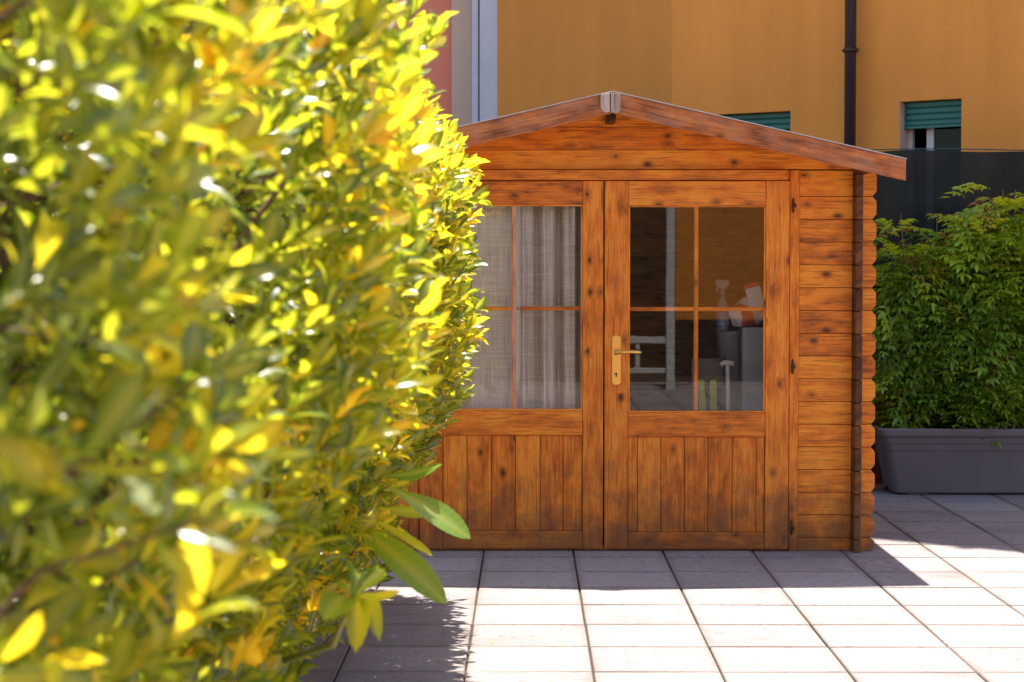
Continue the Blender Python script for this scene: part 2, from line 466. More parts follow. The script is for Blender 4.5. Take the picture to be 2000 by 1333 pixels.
# plan of the facade: right plane through (1.9, 5.25), coming towards the camera to the right
class Plane:
    def __init__(s, p, u):
        s.p = Vector((p[0], p[1], 0)); s.u = Vector((u[0], u[1], 0)).normalized()
        s.n = Vector((-s.u.y, s.u.x, 0))              # points away from the camera
    def hit(s, px, py):
        d = ray(px, py)
        t = (s.p - Vector((CAM.x, CAM.y, 0))).dot(s.n) / Vector((d.x, d.y, 0)).dot(s.n)
        q = CAM + d * t
        return (q - s.p).dot(s.u), q.z
    def P(s, a, z, depth=0.0):
        q = s.p + s.u * a + s.n * depth
        return (q.x, q.y, z)
pr = Plane((1.9, 5.25), (1, -0.76))
building = empty('apartment_building', (2.5, 6.0, 0), 'tall ochre orange rendered apartment building behind the shed and the dark screen', 'building')

def wall_panel(pl, a0, a1, z0, z1, openings, mb, thick=0.14):
    """rectangular panel with rectangular openings and their reveals"""
    A = sorted({a0, a1, *[o[0] for o in openings], *[o[1] for o in openings]})
    B = sorted({z0, z1, *[o[2] for o in openings], *[o[3] for o in openings]})
    for i in range(len(A) - 1):
        for j in range(len(B) - 1):
            ca, cb = (A[i] + A[i + 1]) / 2, (B[j] + B[j + 1]) / 2
            if any(o[0] < ca < o[1] and o[2] < cb < o[3] for o in openings): continue
            mb.faces([pl.P(A[i], B[j]), pl.P(A[i + 1], B[j]), pl.P(A[i + 1], B[j + 1]), pl.P(A[i], B[j + 1])], [(0, 1, 2, 3)])
    for o in openings:
        a, b, c, d = o
        for q in ([(a, c), (a, d)], [(b, d), (b, c)], [(a, d), (b, d)], [(b, c), (a, c)]):
            (p0, p1) = q
            mb.faces([pl.P(*p0), pl.P(*p1), pl.P(*p1, thick), pl.P(*p0, thick)], [(0, 1, 2, 3)])

# right window opening and the stretch of wall
wa0, wz1 = pr.hit(1757, 199); wa1, _ = pr.hit(1878, 199)
_, wz1 = pr.hit(1815, 196)
seam_r, _ = pr.hit(1548, 100)
w1 = (wa0, wa1, wz1 - 1.15, wz1)
mb = MB(); wall_panel(pr, seam_r, 9.0, -0.1, HB, [w1], mb)
# the facade turns a little at 1548 and again at 1312
S = pr.P(seam_r, 0)
pm = Plane((S[0], S[1]), (1, -0.66))
wb0, zt = pm.hit(1395, 224); wb1, _ = pm.hit(1544, 218)
_, zt = pm.hit(1480, 220)
seam_l, _ = pm.hit(1312, 100)
w2 = (wb0, wb1, zt - 1.15, zt)
wall_panel(pm, seam_l, 0.0, -0.1, HB, [w2], mb)
facade = mb.build('facade_wall', M_facade, building)
S2 = pm.P(seam_l, 0)
plf = Plane((S2[0], S2[1]), (1, -0.42))
end_l, _ = plf.hit(978, 100)
mb = MB(); wall_panel(plf, end_l - 0.03, 0.0, -0.1, HB, [], mb)
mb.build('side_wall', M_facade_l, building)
# body behind so that the block is solid and casts the shade
E = pr.P(9.0, 0); Wl = plf.P(end_l - 0.03, 0)
mb = MB()
rt = [Vector(Wl), Vector(S2), Vector(S), Vector(E)]
back = [Vector((E[0] + 5, E[1] + 9, 0)), Vector((Wl[0] + 1, Wl[1] + 10, 0))]
poly = rt + back
mb.faces([(p.x, p.y, HB - 0.006) for p in poly], [tuple(range(6))])
mb.faces([(p.x, p.y, z) for z in (-0.1, HB) for p in poly], [(3, 4, 10, 9), (4, 5, 11, 10), (5, 0, 6, 11)])
mb.build('roof_slab', M_felt, building)
# inner dark room boxes behind the windows, shutters and frames
M_room = plain('dark_room', (0.035, 0.022, 0.02), 0.9)
M_shut = plain('green_shutter', (0.014, 0.13, 0.095), 0.42, noise=0.12, scale=3)
M_frame = plain('window_frame_cream', (0.62, 0.56, 0.52), 0.5, noise=0.04)
M_glass_dark = None
def glass_material(name, refl=1.0, tint=(0.985, 0.99, 0.98)):
    m, nt, out = newmat(name)
    tr = N(nt, "ShaderNodeBsdfTransparent"); tr.inputs[0].default_value = (*tint, 1)
    gl = N(nt, "ShaderNodeBsdfGlossy"); gl.inputs['Roughness'].default_value = 0.0; gl.inputs[0].default_value = (1, 1, 1, 1)
    fr = N(nt, "ShaderNodeFresnel"); fr.inputs[0].default_value = 1.52
    ms = N(nt, "ShaderNodeMixShader"); L(nt, mth(nt, 'MULTIPLY', fr.outputs[0], 0.62 * refl), ms.inputs[0])
    tcn = N(nt, "ShaderNodeTexCoord"); nz = N(nt, "ShaderNodeTexNoise"); nz.inputs['Scale'].default_value = 2.5
    L(nt, tcn.outputs['Object'], nz.inputs['Vector'])
    b = N(nt, "ShaderNodeBump"); b.inputs['Strength'].default_value = 0.004; b.inputs['Distance'].default_value = 0.02
    L(nt, nz.outputs[0], b.inputs['Height']); L(nt, b.outputs[0], gl.inputs['Normal'])
    L(nt, tr.outputs[0], ms.inputs[1]); L(nt, gl.outputs[0], ms.inputs[2]); L(nt, ms.outputs[0], out.inputs[0])
    return m
M_glass = glass_material('window_glass')
M_glass_far = glass_material('window_glass_far', .35, (.5, .5, .5))

M_reveal = plain('pale_plaster', (0.62, 0.44, 0.34), .85)
def facade_window(pl, o, shut_z, first):
    a, b, c, d = o
    w = MB()      # frame and dark opening
    def slab(m, a0, a1, z0, z1, d0, d1):
        v = [pl.P(a0, z0, d0), pl.P(a1, z0, d0), pl.P(a1, z0, d1), pl.P(a0, z0, d1), pl.P(a0, z1, d0), pl.P(a1, z1, d0), pl.P(a1, z1, d1), pl.P(a0, z1, d1)]
        m.faces(v, [(0, 3, 2, 1), (4, 5, 6, 7), (0, 1, 5, 4), (1, 2, 6, 5), (2, 3, 7, 6), (3, 0, 4, 7)], pl.u)
    slab(w, a - .02, b + .02, c - .02, d + .02, .60, .62)
    win = w.build('window', M_room, building)
    rv = MB(); slab(rv, a + .0005, a + .004, c, d - .002, .004, .144); rv.build('reveal_lining', M_reveal, win)
    fr = MB()
    slab(fr, a, a + .035, c, d, .145, .185); slab(fr, b - .035, b, c, d, .145, .185)
    slab(fr, a + .036, b - .036, c, c + .05, .146, .184)
    q = a + (b - a) * 0.36
    slab(fr, q - .028, q + .028, c + .051, d, .147, .183)
    fr.build('frame', M_frame, win)
    gl = MB(); slab(gl, q + .03, b - .036, c + .052, d, .160, .164)
    gl.build('pane', M_glass_far, win)
    sh = MB()
    z = d; k = 0
    while z > shut_z:
        z0 = max(z - .046, shut_z)
        # each slat slightly rounded
        pts = [(z0 + .002, .078), (z0 + .010, .0735), (z - .010, .0735), (z - .002, .078)]
        v = [pl.P(a + .004, zz, dd) for zz, dd in pts] + [pl.P(b - .004, zz, dd) for zz, dd in pts] + [pl.P(a + .004, z, .09), pl.P(b - .004, z, .09), pl.P(a + .004, z0, .09), pl.P(b - .004, z0, .09)]
        sh.faces(v, [(1, 0, 4, 5), (2, 1, 5, 6), (3, 2, 6, 7), (8, 9, 11, 10)], pl.u)
        z -= .046
    slab(sh, a + .003, b - .003, shut_z - .018, shut_z, .064, .092)
    sh.build('roller_shutter', M_shut, win)
    sl = MB(); slab(sl, a - .04, b + .04, c - .03, c - .002, -.03, .20)
    sl.build('sill', M_frame, win)
_, sz = pr.hit(1815, 244)
facade_window(pr, w1, sz, True)
_, sz2 = pm.hit(1480, 300)
facade_window(pm, w2, sz2, False)

# downpipe on the building
dp = MB()
aD, _ = pr.hit(1673, 150); q = pr.P(aD, 0, -0.10)
dp.tube([(q[0], q[1], 0.0), (q[0], q[1], HB - .2)], 0.043, 20)
down = dp.build('downpipe', plain('brown_pipe', (0.062, 0.040, 0.046), 0.38, 0.3, noise=0.08))
tag(down, 'dark brown round downpipe running down the orange wall', 'downpipe')
_, cz = pr.hit(1673, 101)
cl = MB(); cl.tube([(q[0], q[1], cz - .02), (q[0], q[1], cz + .02)], 0.049, 20)
e0 = Vector(q) + pr.u * 0.065; e1 = Vector(q) - pr.u * 0.065
cl.tube([(e0.x, e0.y, cz), (e1.x, e1.y, cz)], 0.011, 8)
cl.tube([(q[0], q[1], cz), tuple(Vector((q[0], q[1], cz)) + pr.n * .1)], 0.008, 8)
c_ = cl.build('bracket', M_iron, down)

# neighbouring pink building with pale corner trim, on the left
pb = empty('pink_building', (-1.5, 8.0, 0), 'salmon pink building with pale grey corner trim, left of the orange wall', 'building')
Yl = plf.P(end_l, 0)[1]
def xs(px, Y): return at_y(px, 100, Y).x
mb = MB(); Y0 = Yl + 0.05
mb.box(xs(300, Y0 + .5), xs(881, Y0 + .5), Y0 + .5, Y0 + 6, -0.1, HB - .5, (0, 0, 1))
mb.build('wall', plain('salmon_render', (0.80, 0.25, 0.15), 0.85, noise=0.06, scale=2, bump=.3), pb)
mb = MB(); mb.box(xs(881, Y0 + .35) + .002, xs(921, Y0 + .35), Y0 + .35, Y0 + 5.9, -0.1, HB - .6, (0, 0, 1))
mb.build('beige_pier', plain('beige_render', (0.62, 0.42, 0.30), 0.85, noise=0.06, scale=2, bump=.3), pb)
mb = MB(); mb.box(xs(921, Y0) + .002, xs(934, Y0), Y0 + .02, Y0 + .7, -0.1, HB - .7, (0, 0, 1)); mb.box(xs(937, Y0), xs(975, Y0), Y0 - .02, Y0 + .68, -0.1, HB - .7, (0, 0, 1))
mb.build('corner_trim', plain('pale_grey_metal', (0.56, 0.52, 0.53), 0.55, noise=0.04), pb, bevel=.004)

# ------------------------------------------------------------------ boundary wall with screening net
def net_material():
    m, nt, out = newmat('screening_net')
    tc = N(nt, "ShaderNodeTexCoord")
    mp = N(nt, "ShaderNodeMapping"); mp.inputs['Scale'].default_value = (1, 1, 1); L(nt, tc.outputs['Object'], mp.inputs[0])
    sp = N(nt, "ShaderNodeSeparateXYZ"); L(nt, mp.outputs[0], sp.inputs[0])
    wx = mth(nt, 'ABSOLUTE', mth(nt, 'SINE', mth(nt, 'MULTIPLY', sp.outputs[0], 620)))
    wz = mth(nt, 'ABSOLUTE', mth(nt, 'SINE', mth(nt, 'MULTIPLY', sp.outputs[2], 460)))
    hole = mth(nt, 'MULTIPLY', wx, wz)
    n = N(nt, "ShaderNodeTexNoise"); n.inputs['Scale'].default_value = 3; L(nt, tc.outputs['Object'], n.inputs['Vector'])
    fac = mth(nt, 'MULTIPLY_ADD', hole, 0.03, mth(nt, 'MULTIPLY', n.outputs[0], 0.03))
    cr = ramp(nt, mth(nt, 'MULTIPLY', wz, n.outputs[0]), [(0.0, (0.012, 0.014, 0.012)), (0.7, (0.048, 0.050, 0.044))])
    p = N(nt, "ShaderNodeBsdfPrincipled"); L(nt, cr.outputs[0], p.inputs['Base Color']); p.inputs['Roughness'].default_value = 0.9; p.inputs['Specular IOR Level'].default_value = 0.1
    t = N(nt, "ShaderNodeBsdfTransparent")
    ms = N(nt, "ShaderNodeMixShader"); L(nt, fac, ms.inputs[0]); L(nt, p.outputs[0], ms.inputs[1]); L(nt, t.outputs[0], ms.inputs[2])
    L(nt, ms.outputs[0], out.inputs[0])
    return m
NY = 3.05
low = MB()
zlow = Z(632, NY)
low.box(-3.2, 4.6, NY - .02, NY + .18, -0.05, zlow, (1, 0, 0))
lw = low.build('parapet_wall', plain('terracotta_render', (0.30, 0.115, 0.055), 0.85, noise=0.2, scale=5, bump=.4))
tag(lw, 'low terracotta parapet wall behind the planter and bush', 'wall')
cp = MB(); cp.box(-3.2, 4.6, NY - .05, NY + .21, zlow + .001, zlow + .035, (1, 0, 0))
cp.build('coping', plain('grey_coping', (0.22, 0.20, 0.20), 0.8), lw, bevel=.004)
net = empty('screen_fence', (2.6, NY + .08, zlow + .036), 'dark green-black shade net screen stretched above the low wall', 'screen')
nm = MB(); zt_n = Z(297, NY); nx = 260
vv = []; ff = []
rows = 30
for j in range(rows + 1):
    for i in range(nx + 1):
        x = -3.1 + 7.6 * i / nx; t = j / rows
        sag = 0.010 * math.sin(x * 2.9) + 0.006 * math.sin(x * 7.7 + 1)
        z = zlow + .04 + (zt_n + sag - zlow - .04) * t
        vv.append((x, NY + .06 + .012 * math.sin(x * 5 + t * 3) + .008 * math.sin(x * 17 + 5 * t) + .004 * math.sin(x * 41 - 9 * t) + .004 * math.sin(t * 23 + x * 3), z))
for j in range(rows):
    for i in range(nx):
        a = j * (nx + 1) + i; ff.append((a, a + 1, a + nx + 2, a + nx + 1))
nm.faces(vv, ff, (1, 0, 0), .5, True)
nm.build('net', net_material(), net)
wr = MB(); wr.tube([(-3.1 + 7.6 * i / 60, NY + .05, zt_n + .012 + .010 * math.sin((-3.1 + 7.6 * i / 60) * 2.9)) for i in range(61)], 0.004, 6)
wr.build('top_wire', plain('green_wire', (0.02, 0.07, 0.06), 0.6), net)
for xx in (-3.0, -1.2, 0.6, 1.55, 2.62, 4.4):
    po = MB(); po.tube([(xx, NY + .10, zlow + .036), (xx, NY + .10, zt_n - .01)], 0.017, 10)
    po.build('post', M_iron, net)

# ------------------------------------------------------------------ the shed
shed = empty('garden_shed', (X(1190), 1.0, 0), 'orange stained timber garden shed with gabled roof and glazed double front', 'shed')
xc = X(1190)
XR, XL = X(1710), 2 * X(1190) - X(1710)
DEPTH = 2.1
Yb = -0.30                                    # front face of the barge boards
zr = Z(180, Yb)                               # ridge height
xr_end = X(1767, Yb); zr_end = Z(312, Yb)
slope = (zr - zr_end) / (xr_end - xc)
xl_end = 2 * xc - xr_end
def roof_z(x): return zr - slope * abs(x - xc)   # top line of the barge boards
pitch = (Z(384) - Z(1050)) / 15
board_z = [Z(1076), Z(1050)] + [Z(1050) + pitch * k for k in range(1, 16)]   # joints up to 384
top_front = Z(333.2)
board_z.append(top_front)

def boards_between(mb, x0, x1, zs, y0, y1, chamfer_right=False, chamfer_left=False):
    for k in range(len(zs) - 1):
        z0, z1 = zs[k] + .0012, zs[k + 1] - .0012
        c = 0.020; cz = 0.024
        if z1 - z0 < 0.08: cz = .015
        poly = []
        if chamfer_left: poly += [(x0 + c, z0)]
        else: poly += [(x0, z0)]
        if chamfer_right: poly += [(x1 - c, z0), (x1, z0 + cz), (x1, z1 - cz), (x1 - c, z1)]
        else: poly += [(x1, z0), (x1, z1)]
        if chamfer_left: poly += [(x0 + c, z1), (x0, z1 - cz), (x0, z0 + cz)]
        else: poly += [(x0, z1)]
        mb.prism(poly, y0, y1)
doorL, doorR = 2 * X(1179) - X(1560), X(1560)
sideR0, sideR1 = X(1664), X(1679)
sideL0, sideL1 = 2 * xc - sideR1, 2 * xc - sideR0
TH = 0.036
fw = MB()
boards_between(fw, doorR, sideR0, board_z, 0.0, TH)
boards_between(fw, sideR1, XR, board_z, 0.0, TH, chamfer_right=True)
boards_between(fw, sideL1, doorL, board_z, 0.0, TH)
boards_between(fw, XL, sideL0, board_z, 0.0, TH, chamfer_left=True)
# gable boards, cut by the roof line
under = .022
gz = [Z(332) + .001, Z(293), Z(248), Z(203), zr]
def halfw(z):
    return min((zr - under - z) / slope, XR - xc - .001)
for k in range(len(gz) - 1):
    z0, z1 = gz[k] + .0012, gz[k + 1] - .0012
    z1 = min(z1, zr - under - .003)
    if z1 <= z0: continue
    h0, h1 = halfw(z0), halfw(z1)
    lim = XR - xc
    poly = [(xc - h0, z0), (xc + h0, z0)]
    zk = zr - under - slope * (lim - .001)
    if h0 >= lim - .0011 and zk > z0 and zk < z1: poly.append((xc + h0, zk))
    poly.append((xc + h1, z1)); poly.append((xc - h1, z1))
    if h0 >= lim - .0011 and zk > z0 and zk < z1: poly.append((xc - h0, zk))
    fw.prism(poly, 0.0, TH)
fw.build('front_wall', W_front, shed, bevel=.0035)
bk = MB()
bk.box(doorR + .004, XR - .03, TH * .45, TH + .004, .01, top_front)
bk.build('wall_core', M_gap, shed); bk = MB()
bk.box(XL + .03, doorL - .004, TH * .45, TH + .004, .01, top_front)
bk.build('wall_core', M_gap, shed)
# side walls: boards run back, their ends poke out in front, half a board out of step
zs = [Z(1082)] + [Z(1073) + pitch * .5 + pitch * k for k in range(0, 17)]
zs = [z for z in zs if z < roof_z(sideR1) - .04]
zs.append(roof_z(sideR1) - .035)
for (a, b) in ((sideR0 + .001, sideR1 - .001), (sideL0 + .001, sideL1 - .001)):
    sw = MB()
    for k in range(len(zs) - 1):
        dx = random.uniform(-.0015, .0015)
        sw.box(a, b, -.085 + random.uniform(-.006, .006), DEPTH + .08, zs[k] + .001, zs[k + 1] - .001, (0, 1, 0))
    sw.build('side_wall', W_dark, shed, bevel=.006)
# back wall
bw = MB()
bz = [0.01 + pitch * k for k in range(17)]
boards_between(bw, XL, XR, bz, DEPTH, DEPTH + TH)
bw.prism([(XL, bz[-1] + .002), (XR, bz[-1] + .002), (xc + .02, zr - .05), (xc - .02, zr - .05)], DEPTH, DEPTH + TH)
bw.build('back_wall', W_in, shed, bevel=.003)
fl = MB(); nfl = 22
for k in range(nfl):
    a = sideL1 + (sideR0 - sideL1) * k / nfl; b = sideL1 + (sideR0 - sideL1) * (k + 1) / nfl
    fl.box(a + .001, b - .001, TH + .005, DEPTH - .002, .015, .04, (0, 1, 0))
fl.build('floor', W_in, shed)
# roof deck: planks running across the slope + felt
rf = MB()
ny = 20
for sgn, xe in ((1, xr_end), (-1, xl_end)):
    for k in range(ny):
        y0 = Yb + .024 + (DEPTH + .25 - Yb) * k / ny; y1 = Yb + .024 + (DEPTH + .25 - Yb) * (k + 1) / ny - .002
        xa, xb = xc + sgn * .001, xe - sgn * .004
        za, zb = roof_z(xa), roof_z(xb)
        poly = [(xa, za - .020), (xb, zb - .020), (xb, zb + .001), (xa, za + .001)]
        if sgn < 0: poly = poly[::-1]
        rf.prism(poly, y0, y1, (sgn, 0, -slope))
roof = rf.build('roof', W_front, shed)
ft = MB()
for sgn, xe in ((1, xr_end), (-1, xl_end)):
    xa, xb = xc, xe + sgn * .003
    za, zb = roof_z(xa), roof_z(xb)
    poly = [(xa, za + .0015), (xb, zb + .0015), (xb, zb + .006), (xa, za + .006)]
    if sgn < 0: poly = poly[::-1]
    ft.prism(poly, Yb - .004, DEPTH + .26, (sgn, 0, -slope))
ft.build('felt_covering', M_felt, roof)
# purlins
for (px_, pz) in ((xc, None), (X(1676), None), (2 * xc - X(1676), None)):
    pu = MB()
    if abs(px_ - xc) < .01:
        pu.box(xc - .022, xc + .022, -.20, DEPTH - .002, zr - .135, zr - .026)
    else:
        s_ = 1 if px_ > xc else -1
        x0, x1 = px_ - .033, px_ + .033
        z1a, z1b = roof_z(x0) - .023, roof_z(x1) - .023
        pu.prism([(x0, z1a - .075), (x1 - (.03 if s_ > 0 else 0), z1b - .075), (x1, z1b - .055), (x1, z1b), (x0, z1a)], -.27, -.002, (0, 1, 0))
    pu.build('purlin', W_dark, shed, bevel=.003)
# barge boards
for sgn, xe in ((1, xr_end), (-1, xl_end)):
    bb = MB()
    xa = xc + sgn * .004
    hb = Z(312, Yb) - Z(353.5, Yb)
    poly = [(xa, roof_z(xa) - hb), (xe, roof_z(xe) - hb), (xe, roof_z(xe)), (xa, roof_z(xa))]
    if sgn < 0: poly = poly[::-1]
    bb.prism(poly, Yb, Yb + .020, (sgn, 0, -slope))
    bb.build('barge_board', W_barge, shed, bevel=.003)
# weathered end block at the ridge: two half pieces with a slit
rb = MB()
x0, xm, x1 = X(1172, Yb), X(1190.6, Yb), X(1210, Yb)
zb_ = Z(221, Yb)
rb.prism([(x0 + .006, zb_ + .012), (x0 + .022, zb_), (xm - .002, zb_ + .004), (xm - .002, zr - .004), (x0, roof_z(x0) - .004), (x0, zb_ + .02)], Yb - .022, Yb - .002, (0, 0, 1))
rb.prism([(xm + .002, zb_ + .002), (x1 - .014, zb_ - .003), (x1, zb_ + .010), (x1, roof_z(x1) - .004), (xm + .002, zr - .004)], Yb - .024, Yb - .002, (0, 0, 1))
rb.build('ridge_end_block', W_grey, shed, bevel=.003)

# door frame (jambs) and lintel strip
jf = MB()
jf.box(X(1541), X(1559.5), -.012, .03, .0, Z(333), (0, 0, 1))
jL1 = 2 * X(1179) - X(1541); jL0 = 2 * X(1179) - X(1559.5)
jf.box(jL0, jL1, -.012, .03, .0, Z(333), (0, 0, 1))
jf.box(2 * X(1179) - X(1534), X(1534), -.042, -.001, Z(352.5), Z(333), (1, 0, 0))
jf.box(jL1 + .001, X(1540.5), -.004, .03, Z(353), Z(333.5), (1, 0, 0))
jf.box(jL1 + .001, X(1540.5), .0, .06, .0, .028, (1, 0, 0))
jf.build('door_frame', W_front, shed, bevel=.003)

def leaf(name, xl, xr, gl0, gl1, top, g_top, g_bot, rail_b, bot_t, joints, muntin_x, muntin_z, wl, wr, label=None):
    """one framed leaf: stiles, rails, glass with glazing bars, plank panel. px measures at Y=0"""
    fr = MB(); yf = -.026
    fr.box(xl, xl + wl, yf, .014, .012, top, (0, 0, 1)); fr.box(xr - wr, xr, yf, .014, .012, top, (0, 0, 1))
    a, b = xl + wl + .0012, xr - wr - .0012
    fr.box(a, b, yf + .003, .013, g_top, top - .001, (1, 0, 0))
    fr.box(a, b, yf + .002, .013, rail_b, g_bot, (1, 0, 0))
    fr.box(a, b, yf + .003, .013, .012, bot_t, (1, 0, 0))
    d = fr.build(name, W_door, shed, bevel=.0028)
    if label: d['label'] = label
    pn = MB()
    js = [a] + joints + [b]
    for k in range(len(js) - 1):
        pn.box(js[k] + .0012, js[k + 1] - .0012, yf + .011, .004, bot_t + .001, rail_b - .001, (0, 0, 1))
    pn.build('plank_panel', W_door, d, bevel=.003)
    bkp = MB(); bkp.box(a, b, .0045, .012, bot_t + .001, rail_b - .001); bkp.build('panel_backing', M_gap, d)
    # beading round the glass
    bd = MB(); t = .0085; y0, y1 = yf + .008, -.0085
    bd.box(a, b, y0, y1, g_bot + .0008, g_bot + t, (1, 0, 0)); bd.box(a, b, y0, y1, g_top - t, g_top - .0008, (1, 0, 0))
    bd.box(a, a + t, y0 + .001, y1, g_bot + t + .0005, g_top - t - .0005, (0, 0, 1)); bd.box(b - t, b, y0 + .001, y1, g_bot + t + .0005, g_top - t - .0005, (0, 0, 1))
    bd.build('glazing_bead', W_front, d)
    pane = MB(); pane.box(a, b, -.008, -.004, g_bot + .001, g_top - .001)
    pane.build('window_pane', M_glass, d)
    mu = MB()
    mu.box(muntin_x - .011, muntin_x + .011, -.0035, .010, g_bot + .002, g_top - .002, (0, 0, 1))
    mu.box(a, muntin_x - .0115, -.003, .009, muntin_z - .010, muntin_z + .010, (1, 0, 0)); mu.box(muntin_x + .0115, b, -.003, .009, muntin_z - .010, muntin_z + .010, (1, 0, 0))
    mu.build('glazing_bar', W_front, d, bevel=.002)
    return d
topz = Z(354)
dr = leaf('door', X(1180.5), X(1539.5), None, None, topz, Z(402), Z(806), Z(853), Z(1039), [X(v) for v in (1245, 1291, 1337, 1383, 1430, 1477)], X(1359), Z(604), X(1226) - X(1180.5), X(1539.5) - X(1494))
mir = lambda v: 2 * X(1179) - X(v)
lf = leaf('door', mir(1539.5), X(1177.5), None, None, topz, Z(400), Z(802), Z(850), Z(1037), [X(v) for v in (912, 960, 1007, 1055, 1100)], X(1004), Z(603), X(1226) - X(1180.5), X(1177.5) - X(1138))
# handle set
hp = MB(); hx = X(1203); hz0, hz1 = Z(752), Z(655); hw = .0225
pts = []
for k in range(13):
    a = math.pi + math.pi * k / 12; pts.append((hx + hw * math.cos(a), hz0 + hw * .8 + hw * .8 * math.sin(a)))
for k in range(13):
    a = math.pi * k / 12; pts.append((hx + hw * math.cos(a), hz1 - hw * .8 + hw * .8 * math.sin(a)))
hp.prism(pts, -.0335, -.0262, (0, 0, 1))
pl_ = hp.build('lock_plate', M_brass, dr, bevel=.002)
kh = MB(); zk = Z(730); r_ = .0055
kh.prism([(hx + r_ * math.cos(k * math.pi / 6), zk + r_ * math.sin(k * math.pi / 6)) for k in range(12)], -.0345, -.0337)
kh.prism([(hx - .003, zk - .016), (hx + .003, zk - .016), (hx + .003, zk - .004), (hx - .003, zk - .004)], -.0346, -.0337)
kh.prism([(hx - .011, zk - .003), (hx - .005, zk - .003), (hx - .005, zk + .002), (hx - .011, zk + .002)], -.0347, -.0337)
kh.build('keyhole', M_gap, pl_)
zl = Z(687.5)
hd = MB()
hd.tube([(hx, -.0337, zl), (hx, -.040, zl)], [.016, .015], 20)
hd.tube([(hx, -.038, zl), (hx, -.070, zl), (hx + .008, -.078, zl), (hx + .03, -.080, zl + .001), (hx + .07, -.079, zl + .003), (hx + .110, -.077, zl + .001), (hx + .123, -.076, zl - .001)],
        [.0085, .0085, .009, .0088, .0095, .010, .006], 14)
hd.build('handle', M_brass, dr)
for pz in (402, 716, 1030):
    hg = MB(); hx2 = X(1547.5); z = Z(pz)
    hg.tube([(hx2 - .003, -.030, z - .030), (hx2 - .003, -.030, z + .030)], .0055, 10)
    for s_ in (-1, 1): hg.tube([(hx2 - .003, -.030, z + s_ * .031), (hx2 - .003, -.030, z + s_ * .037)], [.0065, .003], 10)
    hg.box(hx2 - .009, hx2 + .012, -.0295, -.0275, z - .010, z + .010)
    hg.tube([(hx2 - .003, -.030, z - .005), (hx2 - .003, -.030, z + .005)], .0075, 10)
    hg.build('hinge', M_iron, dr)

M_nail = plain('nail_head', (.55, .50, .44), .35, .6)
for (px_, py_, yy) in [(1552, v, -.012) for v in (430, 470, 541, 588, 640, 706, 762, 850, 903, 985)] + [(1520, 336, -.042), (1362, 335, -.042), (1745, 322, -.30), (1722, 341, -.30), (1498, 1066, -.026)]:
    nb = MB(); q = at_y(px_, py_, yy); nb.tube([(q.x, yy + .001, q.z), (q.x, yy - .0012, q.z)], [.0028, .0020], 8)
    nb.build('nail', M_nail, shed)

# ------------------------------------------------------------------ curtain
def linen():
    m, nt, out = newmat('grey_linen')
    uv = N(nt, "ShaderNodeUVMap", uv_map="UVMap")
    mp = N(nt, "ShaderNodeMapping"); mp.inputs['Scale'].default_value = (1, 1, 1); L(nt, uv.outputs[0], mp.inputs[0])
    sp = N(nt, "ShaderNodeSeparateXYZ"); L(nt, mp.outputs[0], sp.inputs[0])
    def thread(q, r, w):
        c = N(nt, "ShaderNodeCombineXYZ"); L(nt, mth(nt, 'MULTIPLY', q, r), c.inputs[0]); L(nt, mth(nt, 'MULTIPLY', w, 5), c.inputs[1])
        n = N(nt, "ShaderNodeTexNoise", noise_dimensions='2D'); n.inputs['Scale'].default_value = 1; n.inputs['Detail'].default_value = 2; L(nt, c.outputs[0], n.inputs['Vector'])
        return n.outputs[0]
    t1 = thread(sp.outputs[0], 330, sp.outputs[1]); t2 = thread(sp.outputs[1], 330, sp.outputs[0])
    v = mth(nt, 'ADD', mth(nt, 'MULTIPLY', t1, .55), mth(nt, 'MULTIPLY', t2, .45))
    cr = ramp(nt, v, [(0.36, (0.54, 0.45, 0.385)), (0.62, (0.88, 0.79, 0.71))])
    fz = mth(nt, 'FRACT', mth(nt, 'MULTIPLY', sp.outputs[1], 11.5)); ln = mth(nt, 'LESS_THAN', fz, .05)
    fx = mth(nt, 'FRACT', mth(nt, 'MULTIPLY', sp.outputs[0], 10)); lx = mth(nt, 'LESS_THAN', fx, .04)
    c = mix(nt, mth(nt, 'MULTIPLY', mth(nt, 'MAXIMUM', ln, lx), .18), cr.outputs[0], (.68, .64, .60))
    d = N(nt, "ShaderNodeBsdfDiffuse"); L(nt, c, d.inputs[0])
    t = N(nt, "ShaderNodeBsdfTranslucent"); L(nt, c, t.inputs[0])
    ms = N(nt, "ShaderNodeMixShader"); ms.inputs[0].default_value = .12; L(nt, d.outputs[0], ms.inputs[1]); L(nt, t.outputs[0], ms.inputs[2])
    L(nt, ms.outputs[0], out.inputs[0])
    return m
cu = MB()
x0, x1 = mir(1500), X(1150)
nu, nv = 260, 24
vv = []; ff = []
def fold(x, t):
    q = (x - X(990)) / (X(1130) - X(990))
    amp = 0.0035 + 0.042 * max(0, min(1, q * 3))
    return amp * (math.sin(q * 19 + .5 * math.sin(t * 3)) + .5 * math.sin(q * 43 + 1 + t) + .3 * math.sin(q * 9 + 2 * t))
for j in range(nv + 1):
    t = j / nv; z = .30 + (Z(372) - .30) * t
    for i in range(nu + 1):
        x = x0 + (x1 - x0) * i / nu
        vv.append((x, .085 + fold(x, t), z))
for j in range(nv):
    for i in range(nu):
        a = j * (nu + 1) + i; ff.append((a, a + 1, a + nu + 2, a + nu + 1))
cu.faces(vv, ff, (1, 0, 0), .5, True)
curt = cu.build('curtain', linen())
tag(curt, 'grey linen curtain with vertical folds hanging behind the left glass door', 'curtain')
cr_ = MB(); cr_.tube([(x0 - .02, .085, Z(368)), (x1 + .02, .085, Z(368))], .006, 10)
cr_.build('curtain_rod', M_iron, curt, origin=curt.location)

